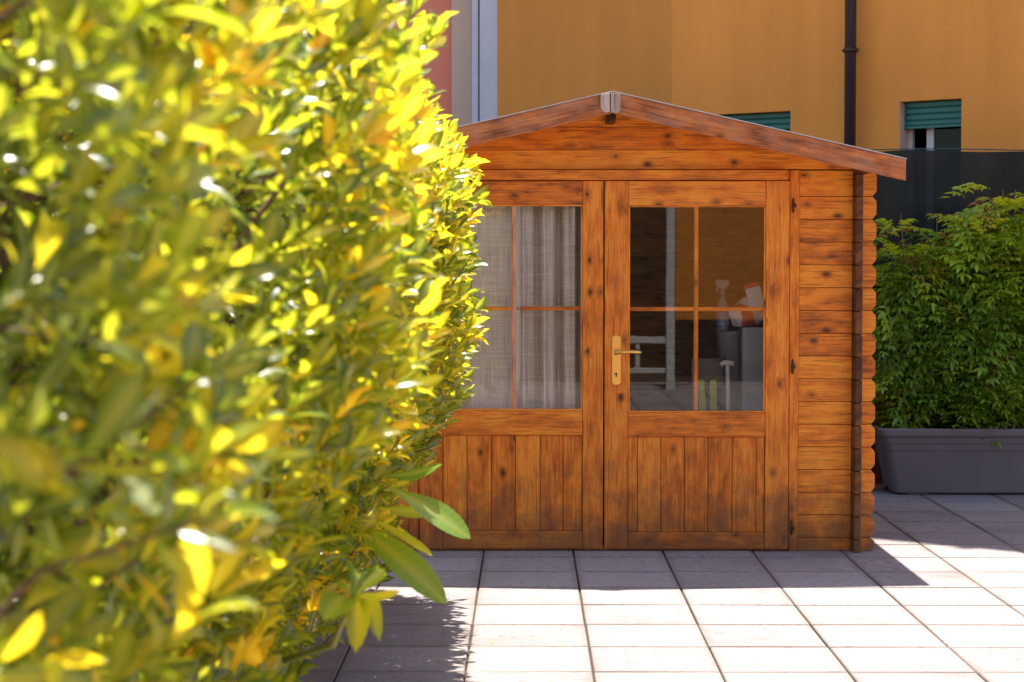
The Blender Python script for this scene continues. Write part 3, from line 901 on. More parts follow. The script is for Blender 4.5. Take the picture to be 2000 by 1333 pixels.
# ------------------------------------------------------------------ things kept inside the shed, seen through the right door glass
YI = .42
M_carton = plain('pale_carton', (0.46, 0.43, 0.43), .7, noise=.05)
M_plast = plain('grey_plastic', (0.20, 0.20, 0.20), .45, noise=.05)
b = MB(); bx0 = X(1450, YI); b.box(bx0, bx0 + .26, YI, YI + .26, .042, Z(640, YI), (0, 0, 1))
cab = b.build('storage_box', M_carton, bevel=.006); tag(cab, 'tall pale grey box standing inside the shed at the right of the door glass', 'box')
b = MB(); b.box(bx0 + .02, bx0 + .24, YI - .004, YI - .001, .10, Z(660, YI), (0, 0, 1)); b.build('front_panel', M_carton, cab, origin=cab.location, bevel=.002)
b = MB(); cxx = X(1427, YI); cyy = YI + .12
b.lathe([(.0, .042), (.052, .042), (.056, .06), (.060, Z(655, YI) - .01), (.066, Z(655, YI)), (.066, Z(648, YI)), (.058, Z(648, YI)), (.055, Z(656, YI)), (0, Z(656, YI))], (cxx, cyy, 0))
tag(b.build('tall_bin', M_plast), 'tall narrow grey bin beside the pale box inside the shed', 'bin')
def clear(name, col, op=.35):
    m, nt, out = newmat(name)
    p = N(nt, "ShaderNodeBsdfPrincipled"); p.inputs['Base Color'].default_value = (*col, 1); p.inputs['Roughness'].default_value = .25
    t = N(nt, "ShaderNodeBsdfTransparent"); ms = N(nt, "ShaderNodeMixShader"); ms.inputs[0].default_value = op
    L(nt, t.outputs[0], ms.inputs[1]); L(nt, p.outputs[0], ms.inputs[2]); L(nt, ms.outputs[0], out.inputs[0]); return m
zt0 = Z(648, YI)
sb = empty('spray_bottle', (X(1415, YI), YI + .10, zt0), 'clear trigger spray bottle with blue label standing on the grey bin in the shed', 'bottle')
b = MB(); c3 = (sb.location.x, sb.location.y, zt0)
b.lathe([(.0, .001), (.030, .001), (.033, .01), (.033, .12), (.028, .15), (.013, .18), (.012, .20), (0, .20)], c3); b.build('bottle', clear('clear_plastic', (.40, .42, .44), .35), sb)
b = MB(); b.lathe([(.0335, .03), (.0338, .10)], c3); b.build('bottle_label', plain('blue_label', (.16, .20, .28), .5), sb)
b = MB(); b.lathe([(.015, .195), (.016, .222), (0, .222)], c3)
b.prism([(c3[0] - .040, c3[2] + .262), (c3[0] - .038, c3[2] + .244), (c3[0] - .01, c3[2] + .222), (c3[0] + .014, c3[2] + .222), (c3[0] + .034, c3[2] + .250), (c3[0] + .03, c3[2] + .268), (c3[0] - .03, c3[2] + .272)], c3[1] - .010, c3[1] + .010)
b.prism([(c3[0] - .026, c3[2] + .246), (c3[0] - .036, c3[2] + .205), (c3[0] - .030, c3[2] + .203), (c3[0] - .016, c3[2] + .244)], c3[1] - .006, c3[1] + .006)
b.build('trigger', plain('grey_trigger', (.22, .20, .18), .4), sb)
# carrier bag: crumpled white bag with red bands
def bag():
    b = MB(); cx, cy, z0 = X(1462, YI), YI + .10, Z(640, YI) + .002
    nu, nv = 28, 14; vv = []; ff = []
    for j in range(nv + 1):
        t = j / nv
        for i in range(nu):
            a = 2 * math.pi * i / nu
            r = 1 + .10 * math.sin(3 * a + 5 * t) + .07 * math.sin(7 * a - 6 * t) + .05 * math.sin(11 * a + 9 * t)
            rx = (.062 + .035 * math.sin(math.pi * min(1, t * 1.1))) * (1 - .75 * max(0, t - .6) / .4) * r
            vv.append((cx + rx * math.cos(a), cy + rx * .55 * math.sin(a), z0 + .15 * t + .008 * math.sin(5 * a) * t))
    for j in range(nv):
        for i in range(nu):
            i2 = (i + 1) % nu; ff.append((j * nu + i, j * nu + i2, (j + 1) * nu + i2, (j + 1) * nu + i))
    ff.append(tuple(range(nu))[::-1]); ff.append(tuple(nv * nu + i for i in range(nu)))
    b.faces(vv, ff, (0, 0, 1), .5, True)
    m, nt, out = newmat('bag_plastic')
    tc = N(nt, "ShaderNodeTexCoord"); w = N(nt, "ShaderNodeTexWave", wave_type='BANDS', bands_direction='DIAGONAL'); w.inputs['Scale'].default_value = 3.2; w.inputs['Distortion'].default_value = 7
    L(nt, tc.outputs['Object'], w.inputs['Vector'])
    cr = ramp(nt, w.outputs['Fac'], [(.0, (.62, .05, .02)), (.34, (.62, .07, .03)), (.38, (.60, .55, .52)), (1, (.72, .68, .66))])
    p = N(nt, "ShaderNodeBsdfPrincipled"); L(nt, cr.outputs[0], p.inputs['Base Color']); p.inputs['Roughness'].default_value = .35
    L(nt, p.outputs[0], out.inputs[0])
    o = b.build('carrier_bag', m); tag(o, 'crumpled white and red plastic carrier bag on top of the pale box', 'bag')
bag()
b = MB(); ex, ez = X(1478, YI), Z(640, YI) + .10
th = math.radians(-14)
def rp(x, z): return (ex + x * math.cos(th) + z * math.sin(th), ez - x * math.sin(th) + z * math.cos(th))
b.prism([rp(-.035, 0), rp(.045, 0), rp(.045, .13), (rp(.0, .138)), rp(-.035, .13)], YI + .012, YI + .026)
pk = b.build('paper_packet', plain('packet_paper', (.70, .66, .62), .6, noise=.04)); tag(pk, 'white paper packet with red top leaning above the carrier bag', 'packet')
b = MB(); b.prism([rp(-.035, .112), rp(.045, .112), rp(.045, .131), rp(.0, .139), rp(-.035, .131)], YI + .010, YI + .0117); b.build('red_band', plain('packet_red', (.55, .05, .02), .5), pk, origin=pk.location)
# folded tool with yellow-green legs and a grey clamp handle
fs_ = empty('folding_stool', (X(1390, YI - .1), YI - .08, .04), 'folded stool with yellow-green legs and dark seat leaning inside the shed', 'stool')
for (pa, pb_) in ((1362, 1384), (1386, 1396)):
    b = MB(); x0 = X(pa, YI - .1); x1 = X(pb_, YI - .1)
    b.prism([(x1 - .01, .042), (x1 + .032, .042), (x0 + .036, Z(742, YI - .1)), (x0, Z(742, YI - .1))], YI - .10, YI - .075, (0, 0, 1))
    b.build('leg', plain('lime_plastic', (.36, .37, .035), .45), fs_, bevel=.003)
b = MB(); b.box(X(1350, YI - .1), X(1420, YI - .1), YI - .070, YI - .045, Z(760, YI - .1), Z(700, YI - .1)); b.build('seat', plain('black_plastic', (.03, .03, .03), .4), fs_, bevel=.006)
tl = empty('hand_tool', (X(1420, YI - .06), YI - .12, .04), 'pale grey garden tool with a T-shaped handle standing before the bin', 'tool')
b = MB(); b.tube([(X(1424, YI - .06), YI - .13, .042), (X(1418, YI - .06), YI - .13, Z(712, YI - .06))], .011, 10); b.build('shaft', M_frame, tl)
b = MB(); b.tube([(X(1405, YI - .06), YI - .13, Z(712, YI - .06)), (X(1412, YI - .06), YI - .13, Z(707, YI - .06)), (X(1430, YI - .06), YI - .13, Z(709, YI - .06))], .013, 10); b.build('grip', M_frame, tl)

# ------------------------------------------------------------------ white garden frame on the far side of the terrace (seen mirrored in the panes)
pg = empty('pergola', (0.8, -13.0, 0), 'white pergola frame on the terrace behind the viewer, mirrored in the glass', 'pergola')
for xx in (1.69, -.12, 3.6, -1.95):
    b = MB(); b.box(xx - .05, xx + .05, -13.05, -12.95, 0, 2.7, (0, 0, 1)); b.build('post', M_white, pg, bevel=.006)
b = MB(); b.box(-2.1, 3.8, -13.06, -12.94, 2.71, 2.85, (1, 0, 0)); b.build('beam', M_white, pg, bevel=.006)
b = MB(); b.box(1.0, 1.63, -13.02, -12.98, .55, .63, (1, 0, 0)); b.box(1.0, 1.63, -13.02, -12.98, .20, .26, (1, 0, 0)); b.box(1.28, 1.33, -13.015, -12.985, .265, .545, (0, 0, 1)); b.build('rail', M_white, pg, bevel=.004)
ob = empty('brown_outbuilding', (5.5, -16.6, 0), 'plain orange-brown outbuilding behind the viewer, mirrored in the door glass', 'building')
b = MB(); b.box(2.0, 9, -16.98, -16.2, 0.75, 6.0, (0, 0, 1)); b.build('wall', M_facade, ob)
b = MB(); b.box(2.0, 9, -16.98, -16.2, 0.0, .749, (0, 0, 1)); b.build('plinth', M_room, ob)
b = MB(); b.box(-9, 12, -17.3, -17.0, 0, 5.5, (1, 0, 0))  # unseen dark backdrop added to keep bright sky out of the pane reflections
tag(b.build('reflection_backdrop', plain('dark_backdrop', (.028, .032, .018), .95, noise=.5, scale=4)), 'plain dark backdrop added far behind the viewer to darken the pane reflections', 'wall')

# ------------------------------------------------------------------ leaves: numpy builder
def leaf_template(kind):
    """returns verts (n,3) with length 1 along x, faces, vein flags. z is the upper side"""
    if kind == 'broad':      # obovate hedge leaf
        us = [0.0, 0.16, 0.45, 0.75, 1.0]; ws = [0.02, 0.10, 0.20, 0.17, 0.0]
        dz = [0, .035, .055, .035, -.03]; lift = .07
    elif kind == 'lance':
        us = [0.0, 0.35, 0.7, 1.0]; ws = [0.03, 0.17, 0.12, 0.0]
        dz = [0, .03, .0, -.09]; lift = .05
    elif kind == 'loquat':
        us = list(np.linspace(0, 1, 27)); ws = list(np.interp(us, np.linspace(0, 1, 13), [0.012, .045, .070, .095, .12, .138, .150, .155, .150, .138, .112, .075, .0]))
        dz = [0.10 * math.sin(u * 2.4) - .22 * u * u for u in us]; lift = .045
    V = []; Fc = []; vein = []
    n = len(us)
    if kind == 'loquat':
        cols = [-1, -.5, 0, .5, 1]
        for i, u in enumerate(us):
            for c in cols:
                rip = (.0085 * (1 if i % 2 else -1)) * (1 if abs(c) > .3 else 0)
                V.append((u + .10 * abs(c) * (1 - u) * min(1, u * 6), ws[i] * c, dz[i] + lift * abs(c) ** 1.2 * 1.3 * math.sin(math.pi * min(1, u * 1.05)) + rip)); vein.append(1.0 if c == 0 else (.25 if i % 2 else 0))
        m = len(cols)
        for i in range(n - 1):
            for k in range(m - 1):
                a = i * m + k
                Fc.append((a, a + m, a + m + 1, a + 1))
        return np.array(V), Fc, np.array(vein)
    for i, u in enumerate(us[:-1]):
        V += [(u, -ws[i], dz[i] + lift * (ws[i] / .2)), (u, 0, dz[i]), (u, ws[i], dz[i] + lift * (ws[i] / .2))]; vein += [0, 1, 0]
    V.append((1.0, 0, dz[-1])); vein.append(.3)
    for i in range(n - 2):
        a = i * 3
        Fc.append((a, a + 3, a + 4, a + 1)); Fc.append((a + 1, a + 4, a + 5, a + 2))
    a = (n - 2) * 3; t = len(V) - 1
    Fc.append((a, t, a + 1)); Fc.append((a + 1, t, a + 2))
    return np.array(V), Fc, np.array(vein)

def norm(a): return a / np.maximum(np.linalg.norm(a, axis=-1, keepdims=True), 1e-9)

def leaves_mesh(name, kind, P, D, U, S, tint, mat, parent, width=1.0):
    """P base points, D directions, U up hints, S lengths"""
    V, Fc, vein = leaf_template(kind)
    n = len(P); D = norm(D)
    W = norm(np.cross(U, D)); Nn = np.cross(D, W)
    wj = (width if np.ndim(width) else np.full(n, width))
    curl = rng.normal(1.0, .8, n)
    pts = (P[:, None, :] + S[:, None, None] * (V[None, :, 0:1] * D[:, None, :] + (V[None, :, 1:2] * wj[:, None, None]) * W[:, None, :]
           + (V[None, :, 2:3] * curl[:, None, None]) * Nn[:, None, :]))
    nv = V.shape[0]
    me = bpy.data.meshes.new(name)
    off = Vector((0, 0, 0)); q = parent
    while q is not None: off += q.location; q = q.parent
    pts = pts.reshape(-1, 3) - np.array(off)[None, :]
    loops_t = np.concatenate([np.array(f) for f in Fc]); lens = np.array([len(f) for f in Fc])
    nl = len(loops_t)
    loops = (np.arange(n)[:, None] * nv + loops_t[None, :]).ravel()
    tot = np.tile(lens, n); starts = np.concatenate([[0], np.cumsum(tot)[:-1]])
    me.vertices.add(n * nv); me.loops.add(n * nl); me.polygons.add(n * len(Fc))
    me.vertices.foreach_set("co", pts.ravel().astype(np.float32))
    me.loops.foreach_set("vertex_index", loops.astype(np.int32))
    me.polygons.foreach_set("loop_start", starts.astype(np.int32))
    me.polygons.foreach_set("loop_total", tot.astype(np.int32))
    me.polygons.foreach_set("use_smooth", np.ones(n * len(Fc), dtype=bool))
    me.update(calc_edges=True)
    me.attributes.new("tint", 'FLOAT', 'POINT').data.foreach_set("value", np.repeat(tint, nv).astype(np.float32))
    me.attributes.new("vein", 'FLOAT', 'POINT').data.foreach_set("value", np.tile(vein, n).astype(np.float32))
    me.materials.append(mat)
    o = bpy.data.objects.new(name, me); COL.objects.link(o)
    if parent: o.parent = parent
    return o

def rand_perp(D):
    R = rng.normal(size=D.shape); R -= (R * D).sum(1, keepdims=True) * D
    return norm(R)

# ------------------------------------------------------------------ hedge
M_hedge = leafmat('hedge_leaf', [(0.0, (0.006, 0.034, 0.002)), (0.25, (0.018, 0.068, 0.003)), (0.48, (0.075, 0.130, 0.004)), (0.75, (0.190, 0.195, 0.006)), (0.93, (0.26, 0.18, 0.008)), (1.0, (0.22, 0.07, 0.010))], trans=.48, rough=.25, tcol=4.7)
M_bark = plain('hedge_bark', (0.13, 0.065, 0.04), .8, noise=.35, scale=30)
hedge = empty('hedge', (-0.95, -4.7, 0.30), 'large yellow-green glossy leaved hedge filling the left foreground', 'hedge')
def face_x(y, h):
    """surface of the hedge facing the terrace"""
    f = -.30 + .035 * np.sin(y * 1.9 + .6) + .03 * np.sin(y * 4.3 + h * 3.1) + .025 * np.sin(h * 6 + y * 2.2)
    f = f + .04 * np.sin(y * 9.1 + h * 5) * np.sin(h * 11 + y * 3)
    f = f - .36 * np.clip(1.25 - h, 0, 1.2) ** 1.35 - .10 * np.clip(h - 1.85, 0, 1)
    f = f - .045 * np.clip(y + 3.6, 0, 1)
    f = f - .13 * np.clip((-4.4 - y) / .5, 0, 1) * np.exp(-((h - .85) / .28) ** 2)
    f = f + .10 * np.exp(-((y + 5.6) / 1.1) ** 2) * .12 * np.clip((h - 1.25) / .25, 0, 1)
    return f
def hedge_sprigs(n, shell):
    y = rng.uniform(-8.05, -.85, n); h = rng.uniform(.30, 2.02, n)
    top = 1.93 + .06 * np.sin(y * 3.1) + .05 * np.sin(y * 7 + 2)
    keep = h < top
    y, h, top = y[keep], h[keep], top[keep]
    depth = rng.exponential(shell, len(y)); depth = np.minimum(depth, 1.1)
    x = face_x(y, h) - depth
    # round the far end
    endc = np.clip((y + 1.25) / .45, 0, 1)
    keep = x < face_x(y, h) - .22 * endc ** 2 + .0
    x, y, h, depth = x[keep], y[keep], h[keep], depth[keep]
    out = np.stack([np.ones_like(x), rng.normal(-.05, .55, len(x)), rng.normal(.45, .5, len(x))], 1)
    out[:, 1] += 1.0 * np.clip((y + 1.4) / .5, 0, 1)
    out[:, 2] += 1.3 * np.clip((h - 1.6) / .3, 0, 1)
    return np.stack([x, y, h], 1), norm(out), depth
def sprig_leaves(P, D, k=8, smin=.050, smax=.086, spread=.085):
    n = len(P)
    A = rand_perp(D); B = np.cross(D, A)
    LP = []; LD = []; LU = []; LS = []; LI = []
    for j in range(k):
        ang = j * 2.399 + rng.normal(0, .25, n)
        t = j / (k - 1)
        perp = A * np.cos(ang)[:, None] + B * np.sin(ang)[:, None]
        open_ = np.radians(22 + 48 * t) + rng.normal(0, .12, n)
        d = D * np.cos(open_)[:, None] + perp * np.sin(open_)[:, None]
        d[:, 2] += .10
        LP.append(P - D * (spread * t) + perp * .004); LD.append(norm(d))
        up = D - perp * .5 + rng.normal(0, .38, (n, 3)); up[:, 2] += .85; up[:, 1] -= .15
        LU.append(up); s = rng.uniform(smin, smax, n) * (.72 + .28 * math.sin(math.pi * min(1, t + .25))); LS.append(s); LI.append(np.arange(n))
    return [np.concatenate(q) for q in (LP, LD, LU, LS, LI)]
P, D, dep = hedge_sprigs(5600, .26)
kp = rng.random(len(P)) < np.clip(.42 + (P[:, 1] + 8.1) * .16, 0, 1)
P, D, dep = P[kp], D[kp], dep[kp]
# dense leaf cap added on top to shade the inside of the hedge
nc = 3400
Pc = np.stack([rng.uniform(-1.45, -.60, nc), rng.uniform(-8.3, -1.1, nc), rng.uniform(1.70, 1.97, nc)], 1)
Dc = norm(np.stack([rng.normal(0, .5, nc), rng.normal(0, .5, nc), np.ones(nc)], 1))
P = np.concatenate([P, Pc]); D = np.concatenate([D, Dc]); dep = np.concatenate([dep, np.zeros(nc)])
ni = 3000  # inner leaf layer added to block light coming through from behind
Pi = np.stack([rng.uniform(-1.5, -.78, ni), rng.uniform(-8.3, -1.2, ni), rng.uniform(.35, 1.9, ni)], 1)
Di = norm(np.stack([rng.normal(.3, .6, ni), rng.normal(0, .6, ni), rng.normal(.4, .5, ni)], 1))
P = np.concatenate([P, Pi]); D = np.concatenate([D, Di]); dep = np.concatenate([dep, np.full(ni, .6)])
P2, D2, dep2 = hedge_sprigs(900, .03)  # longer shoots that stand clear of the clipped surface
P2[:, 0] += rng.uniform(0.0, .075, len(P2)); D2 = norm(D2 + np.array([.3, 0, .35]))
nf_ = 330
yf_ = rng.uniform(-3.4, -.95, nf_); hf_ = rng.uniform(.75, 1.8, nf_)
Pf = np.stack([face_x(yf_, hf_) + rng.uniform(.01, .095, nf_), yf_, hf_], 1)
Df = norm(np.stack([np.ones(nf_), rng.normal(0, .3, nf_), rng.normal(.35, .3, nf_)], 1))
P2 = np.concatenate([P2, Pf]); D2 = np.concatenate([D2, Df]); dep2 = np.concatenate([dep2, np.zeros(nf_)])
P = np.concatenate([P, P2]); D = np.concatenate([D, D2]); dep = np.concatenate([dep, dep2])
LP, LD, LU, LS, LI = sprig_leaves(P, D)
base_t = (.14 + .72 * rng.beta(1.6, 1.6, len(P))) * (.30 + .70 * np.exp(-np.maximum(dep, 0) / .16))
far = np.clip((P[:, 1] + 3.0) / 2, 0, 1)  # sunlight put into the colour: outer leaves at the far end yellower
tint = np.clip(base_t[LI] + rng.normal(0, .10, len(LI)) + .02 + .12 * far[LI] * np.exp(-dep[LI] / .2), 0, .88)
red = rng.random(len(LI)) < .014
tint[red] = rng.uniform(.88, 1.0, red.sum())
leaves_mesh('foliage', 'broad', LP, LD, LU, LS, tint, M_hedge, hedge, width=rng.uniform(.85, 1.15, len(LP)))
# twigs and branches
st = MB()
for k in range(15):
    y = -8.3 + k * .52 + random.uniform(-.12, .12); x = -.95 + random.uniform(-.12, .12)
    top = (x + random.uniform(-.1, .15), y + random.uniform(-.2, .2), 1.7)
    st.tube([(x, y, .30), (x + .03, y + .02, .9), top], [.022, .017, .007], 8)
idx = rng.choice(len(P), 1500, replace=False)
for i in idx:
    p = Vector(P[i]); d = Vector(D[i])
    if p.x < -.9: continue
    L_ = random.uniform(.22, .5)
    q0 = p - d * L_ * .5; q1 = Vector((max(-1.0, p.x - L_), p.y + random.uniform(-.12, .12), max(.32, p.z - L_ * random.uniform(.3, .9))))
    st.tube([q1, q0, p], [.0050, .0032, .0016], 5, cap=False)
st.build('branches', M_bark, hedge)

# ------------------------------------------------------------------ loquat-like shrub with big ribbed leaves
M_loq = leafmat('ribbed_leaf', [(0.0, (0.07, 0.19, 0.025)), (.5, (0.15, 0.28, 0.03)), (1.0, (0.26, 0.33, 0.03))], trans=.6, rough=.30, tcol=2.6)
loq = empty('ribbed_leaf_shrub', (-.72, -4.0, .30), 'shrub with big ribbed bright green leaves poking out low from the hedge beside the shed', 'shrub')
LPx = []; LDx = []; LUx = []; LSx = []; LTx = []
stm = MB()
def big_leaf(pa, pb, Ya, Yb_, tint, up=(0, -.3, 1), scale=1.0):
    a = at_y(*pa, Ya); b = at_y(*pb, Yb_)
    LPx.append(tuple(a)); LDx.append(tuple(b - a)); LSx.append((b - a).length); LUx.append(up); LTx.append(tint)
YQ = -4.3
c1 = at_y(716, 1010, YQ)
big_leaf((757, 950), (921, 1046), YQ, YQ - .10, .35, (.25, -.75, .8))
big_leaf((700, 1000), (845, 1082), YQ, YQ - .25, .95, (.5, -.2, 1))
big_leaf((672, 1010), (876, 1172), YQ - .05, YQ - .15, .45, (.35, -1, .6))
big_leaf((735, 930), (866, 915), YQ + .05, YQ + .0, .1, (.0, -.5, 1))
big_leaf((730, 925), (800, 858), YQ + .05, YQ + .15, .15, (-.5, -.6, .6))
big_leaf((715, 990), (852, 1000), YQ, YQ + .2, .7, (0, -.4, 1))
big_leaf((690, 1010), (640, 1100), YQ, YQ - .2, .3, (0, -.9, .4))
big_leaf((690, 980), (600, 940), YQ, YQ - .1, .6, (0, -.5, 1))
big_leaf((700, 960), (690, 860), YQ, YQ - .1, .3, (.3, -.9, .3))
stm.tube([(-.86, -4.1, .36), tuple(at_y(610, 1150, YQ)), tuple(at_y(655, 1080, YQ)), tuple(at_y(716, 1000, YQ)), tuple(at_y(745, 930, YQ + .05))], [.010, .009, .008, .006, .003], 8)
# second, nearer rosette lower down
YR = -6.0
for pb_, tt, dy in (((782, 1158), .9, .0), ((752, 1105), .55, .1), ((712, 1098), .35, .2), ((668, 1130), .6, .1), ((742, 1212), .8, -.1), ((700, 1235), .9, -.15), ((640, 1190), .5, -.2)):
    big_leaf((688, 1170), pb_, YR, YR + dy, tt, (.2, -.5, 1))
M_gs = plain('green_stem', (.26, .26, .05), .5)
stm.build('stem', M_gs, loq); stm = MB()
stm.tube([(-.86, -4.9, .36), tuple(at_y(650, 1260, YR)), tuple(at_y(688, 1170, YR))], [.009, .007, .004], 8)
wl = np.array([1.05] * len(LSx)); wl[1] = .75; wl[2] = .8; wl[0] = .95
leaves_mesh('foliage', 'loquat', np.array(LPx), np.array(LDx), np.array(LUx, dtype=float), np.array(LSx), np.array(LTx), M_loq, loq, width=wl)
stm.build('stem', M_gs, loq)

# ------------------------------------------------------------------ planters
M_plan = plain('grey_planter_plastic', (0.20, 0.172, 0.178), .5, noise=.08, scale=3)
M_soil = plain('soil', (.03, .02, .013), .95, noise=.4, scale=40, bump=.6)
def planter(name, cx, cy, rot, Lx, Ly, H, label, group=None):
    """tapered rectangular trough with rounded corners, rolled rim and two shallow bands"""
    root = empty(name, (cx, cy, 0), label, 'planter', group)
    root.rotation_euler = (0, 0, rot)
    def ring(lx, ly, z, r=.05, n=6):
        out = []
        for (sx, sy, a0) in ((1, 1, 0), (-1, 1, 90), (-1, -1, 180), (1, -1, 270)):
            for k in range(n + 1):
                a = math.radians(a0 + 90 * k / n)
                out.append((sx * (lx / 2 - r) + r * math.cos(a), sy * (ly / 2 - r) + r * math.sin(a), z))
        return out
    taper = .17
    def at(z, extra=0.0):
        t = z / H; return (Lx - taper * (1 - t) + extra, Ly - taper * .9 * (1 - t) + extra)
    prof = [(0.012, -.03), (.012, 0), (.03, .004), (H * .66, .0), (H * .67, .016), (H * .765, .016), (H * .775, .030), (H * .865, .030), (H * .87, .05), (H * .90, .065), (H * .985, .065), (H, .055), (H, .02), (H * .97, .005), (H * .86, -.03)]
    rings = []
    for z, e in prof:
        lx, ly = at(z, e); rings.append(ring(lx, ly, z))
    m = MB(); n = len(rings[0]); v = [p for r in rings for p in r]; f = []
    for i in range(len(rings) - 1):
        for k in range(n):
            k2 = (k + 1) % n; f.append((i * n + k, i * n + k2, (i + 1) * n + k2, (i + 1) * n + k))
    f.append(tuple(range(n))[::-1])
    m.faces(v, f, (1, 0, 0), .5, False)
    o = m.build('trough', M_plan, root, origin=(0, 0, 0))
    o.data.polygons.foreach_set("use_smooth", [True] * len(o.data.polygons))
    md = o.modifiers.new("bevel", 'BEVEL'); md.width = .002; md.segments = 2; md.limit_method = 'ANGLE'; md.angle_limit = math.radians(25)
    try: o.data.shade_auto_smooth  # noqa
    except AttributeError: pass
    lx, ly = at(H * .88, -.03)
    s_ = MB(); s_.faces(ring(lx, ly, H * .875), [tuple(range(n))]); s_.build('soil', M_soil, root, origin=(0, 0, 0))
    lx, ly = at(0)
    for sx in (-1, 1):
        for sy in (-1, 1):
            ft_ = MB(); ft_.box(sx * (lx / 2 - .16) - .07, sx * (lx / 2 - .16) + .07, sy * (ly / 2 - .06) - .03, sy * (ly / 2 - .06) + .03, .0005, .0115)
            ft_.build('foot', M_plan, root, origin=(0, 0, 0))
    return root
# right planter: front bottom at y=965, left rim at x=1722
yf = at_y(1800, 965, 0); d_ = ray(1800, 967); t_ = -CAM.z / d_.z; yfp = (CAM + d_ * t_).y
PH = Z(835, yfp) ; PLx, PLy = 1.25, .50
pcx = X(1722, yfp) + PLx / 2; pcy = yfp + PLy / 2 - .075
planter('planter', pcx, pcy, 0, PLx, PLy, PH, 'long grey plastic trough planter on the paving right of the shed')
hl = [(-1.6, 'nearest the shed, under the far end of the hedge'), (-3.05, 'second from the shed, under the hedge'), (-4.5, 'third from the shed, under the hedge'), (-5.95, 'fourth from the shed, under the hedge'), (-7.4, 'farthest from the shed, under the hedge beside the viewer')]
for y, s_ in hl:
    planter('planter', -.98, y, math.radians(90), 1.35, .44, .42, 'grey trough planter ' + s_, 'grey troughs the hedge grows in')

# ------------------------------------------------------------------ feathery bush in the right planter
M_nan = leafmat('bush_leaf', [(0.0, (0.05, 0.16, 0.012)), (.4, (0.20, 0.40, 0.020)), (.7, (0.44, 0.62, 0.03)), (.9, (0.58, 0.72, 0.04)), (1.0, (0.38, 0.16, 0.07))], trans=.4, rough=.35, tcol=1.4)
bush = empty('feathery_bush', (pcx, pcy, PH * .88), 'bushy green shrub with fine pointed leaflets growing in the grey trough', 'shrub')
# a frond template: rachis with side stalks and leaflets (position, direction)
def frond():
    items = []
    for t in (.28, .48, .68, .86, 1.0):
        base = np.array([t * .20, 0, -.12 * t * t])
        sides = (-1, 1) if t < 1 else (0,)
        for s_ in sides:
            ln = .085 * (1.15 - t) + .018
            ang = math.radians(52 * s_)
            dr_ = np.array([math.cos(ang), math.sin(ang), -.10]) if s_ else np.array([1, 0, -.25])
            for q in ((.45, 1.0) if ln > .04 else (1.0,)):
                pt = base + dr_ * ln * q
                if q < 1:
                    for s2 in (-1, 1):
                        a2 = ang + math.radians(48 * s2)
                        items.append((pt, np.array([math.cos(a2), math.sin(a2), -.25]), .036))
                else:
                    items.append((pt, dr_ + np.array([0, 0, -.2]), .046))
                    for s2 in (-1, 1):
                        a2 = ang + math.radians(42 * s2)
                        items.append((pt - dr_ * .006, np.array([math.cos(a2), math.sin(a2), -.25]), .038))
    return items
FR = frond()
fp = np.array([i[0] for i in FR]); fd = np.array([i[1] for i in FR]); fs = np.array([i[2] for i in FR]) * 1.3
LP = []; LD = []; LU = []; LS = []; LT = []
canes = MB()
bx0, bx1 = X(1722, yfp) + .05, X(1722, yfp) + PLx - .05
ztop = lambda x: 2.02 + .10 * math.sin((x - 1.9) * 5.3) + .05 * math.sin(x * 13)
rr = random.Random(5)
def add_frond(p, az, el, sc_, tint):
    d = np.array([math.cos(az) * math.cos(el), math.sin(az) * math.cos(el), math.sin(el)])
    up = np.array([0, 0, 1.0]); w = np.cross(up, d); w /= np.linalg.norm(w); n_ = np.cross(d, w)
    R = np.stack([d, w, n_], 0)
    LP.append(p + (fp * sc_) @ R); LD.append(fd @ R); LU.append(np.repeat(n_[None], len(fp), 0) + rng.normal(0, .25, (len(fp), 3)))
    LS.append(fs * sc_ * rng.uniform(.8, 1.2, len(fp))); LT.append(np.clip(tint + rng.normal(0, .07, len(fp)), 0, 1))
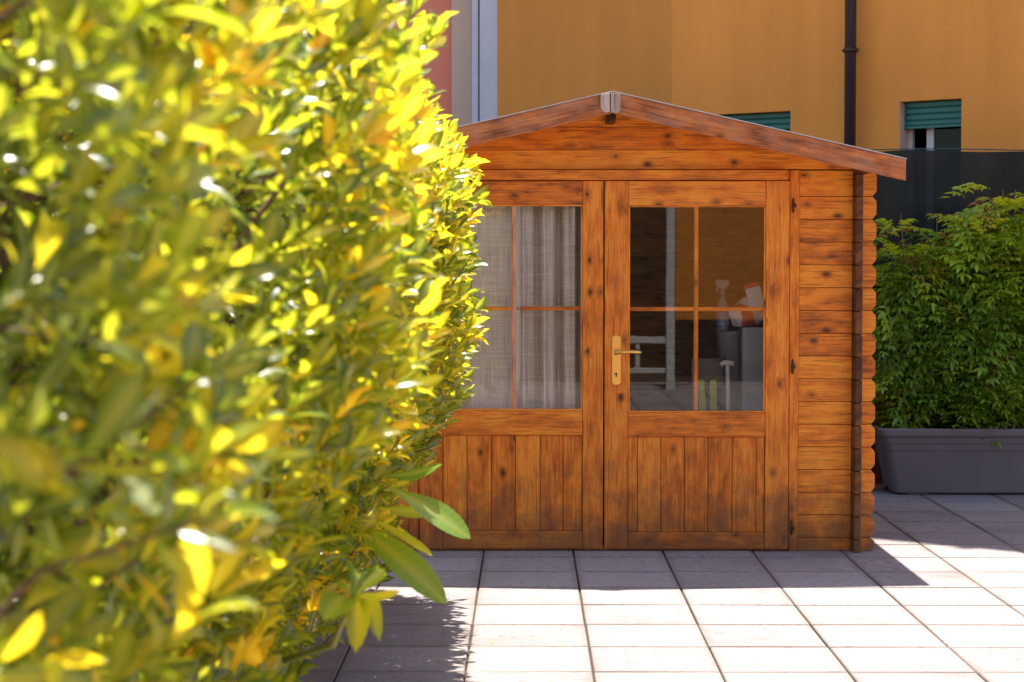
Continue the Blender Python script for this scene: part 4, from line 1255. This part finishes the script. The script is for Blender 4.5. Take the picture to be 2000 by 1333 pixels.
for c in range(31):
    coff = rr.uniform(-.12, .28)
    cx = rr.uniform(bx0, bx1); cy = pcy + rr.uniform(-.12, .14)
    lean = rr.uniform(-.12, .12); H_ = ztop(cx) * rr.uniform(.72, .99)
    if cx < bx0 + .15: H_ = min(H_, 1.74)
    z0 = PH * .88
    pts = [(cx, cy, z0), (cx + lean * .3, cy + rr.uniform(-.03, .03), z0 + (H_ - z0) * .4), (cx + lean, cy + rr.uniform(-.08, .05), H_ - .06)]
    canes.tube(pts, [.008, .0065, .003], 7)
    nf = int((H_ - z0) / .038)
    for k in range(nf):
        t = (k + .5) / nf
        p = np.array(pts[0]) * (1 - t) + np.array(pts[2]) * t
        az = k * 2.4 + c
        for q in range(1):
            if p[2] < PH + .22: p = p + np.array([0, .06, .10])
            el = rr.uniform(-.75 if p[2] > PH + .32 else .0, .45) + .5 * max(0, t - .8) * 5 * .5
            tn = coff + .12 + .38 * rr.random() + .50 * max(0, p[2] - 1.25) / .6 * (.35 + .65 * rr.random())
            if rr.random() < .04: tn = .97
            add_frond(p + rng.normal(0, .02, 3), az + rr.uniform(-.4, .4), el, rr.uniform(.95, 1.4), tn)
# low fronds spilling over the front rim
for k in range(70):
    x = rr.uniform(bx0 - .02, bx1); z = rr.uniform(PH * 1.5, 1.75); y = pcy - rr.uniform(.05, .19)
    add_frond(np.array([x, y + .1, z]), math.radians(-90) + rr.uniform(-1.1, 1.1), rr.uniform(-.9, .2), rr.uniform(.95, 1.35), .15 + .55 * rr.random())
LP, LD, LU, LS, LT = [np.concatenate(q) for q in (LP, LD, LU, LS, LT)]
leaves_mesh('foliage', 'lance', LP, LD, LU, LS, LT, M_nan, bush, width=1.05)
canes.build('stem', plain('reddish_cane', (.20, .075, .04), .6, noise=.2, scale=30), bush)

# ------------------------------------------------------------------ small things on the paving
def hose():
    b = MB(); pts = []
    c = at_y(1722, 957, 0); d = ray(1722, 962); t = -CAM.z / d.z; g0 = CAM + d * t
    for k in range(60):
        a = k / 59 * 4 * math.pi; r = .075 + .004 * math.sin(k)
        pts.append((g0.x - .03 + r * math.cos(a), g0.y + .10 + r * math.sin(a), .012 + .016 * k / 59))
    b.tube(pts, .009, 8)
    tag(b.build('garden_hose', plain('brown_hose', (.20, .11, .07), .6)), 'short coil of brown garden hose between shed corner and planter', 'hose')
hose()
def debris():
    P_ = []; n = 70
    for k in range(n):
        x, y = rng.uniform(-.6, 2.8), rng.uniform(-3.5, 2.2)
        P_.append((x, y, .003))
    P_ = np.array(P_); D_ = rng.normal(size=(n, 3)); D_[:, 2] = 0.05
    U_ = np.tile([0, 0, 1.0], (n, 1)); S_ = rng.uniform(.006, .022, n)
    o = leaves_mesh('fallen_leaves', 'lance', P_, D_, U_, S_, rng.uniform(.85, 1, n), M_nan, None)
    tag(o, 'tiny dry leaf bits scattered on the paving', 'leaf litter', kind='stuff')
debris()
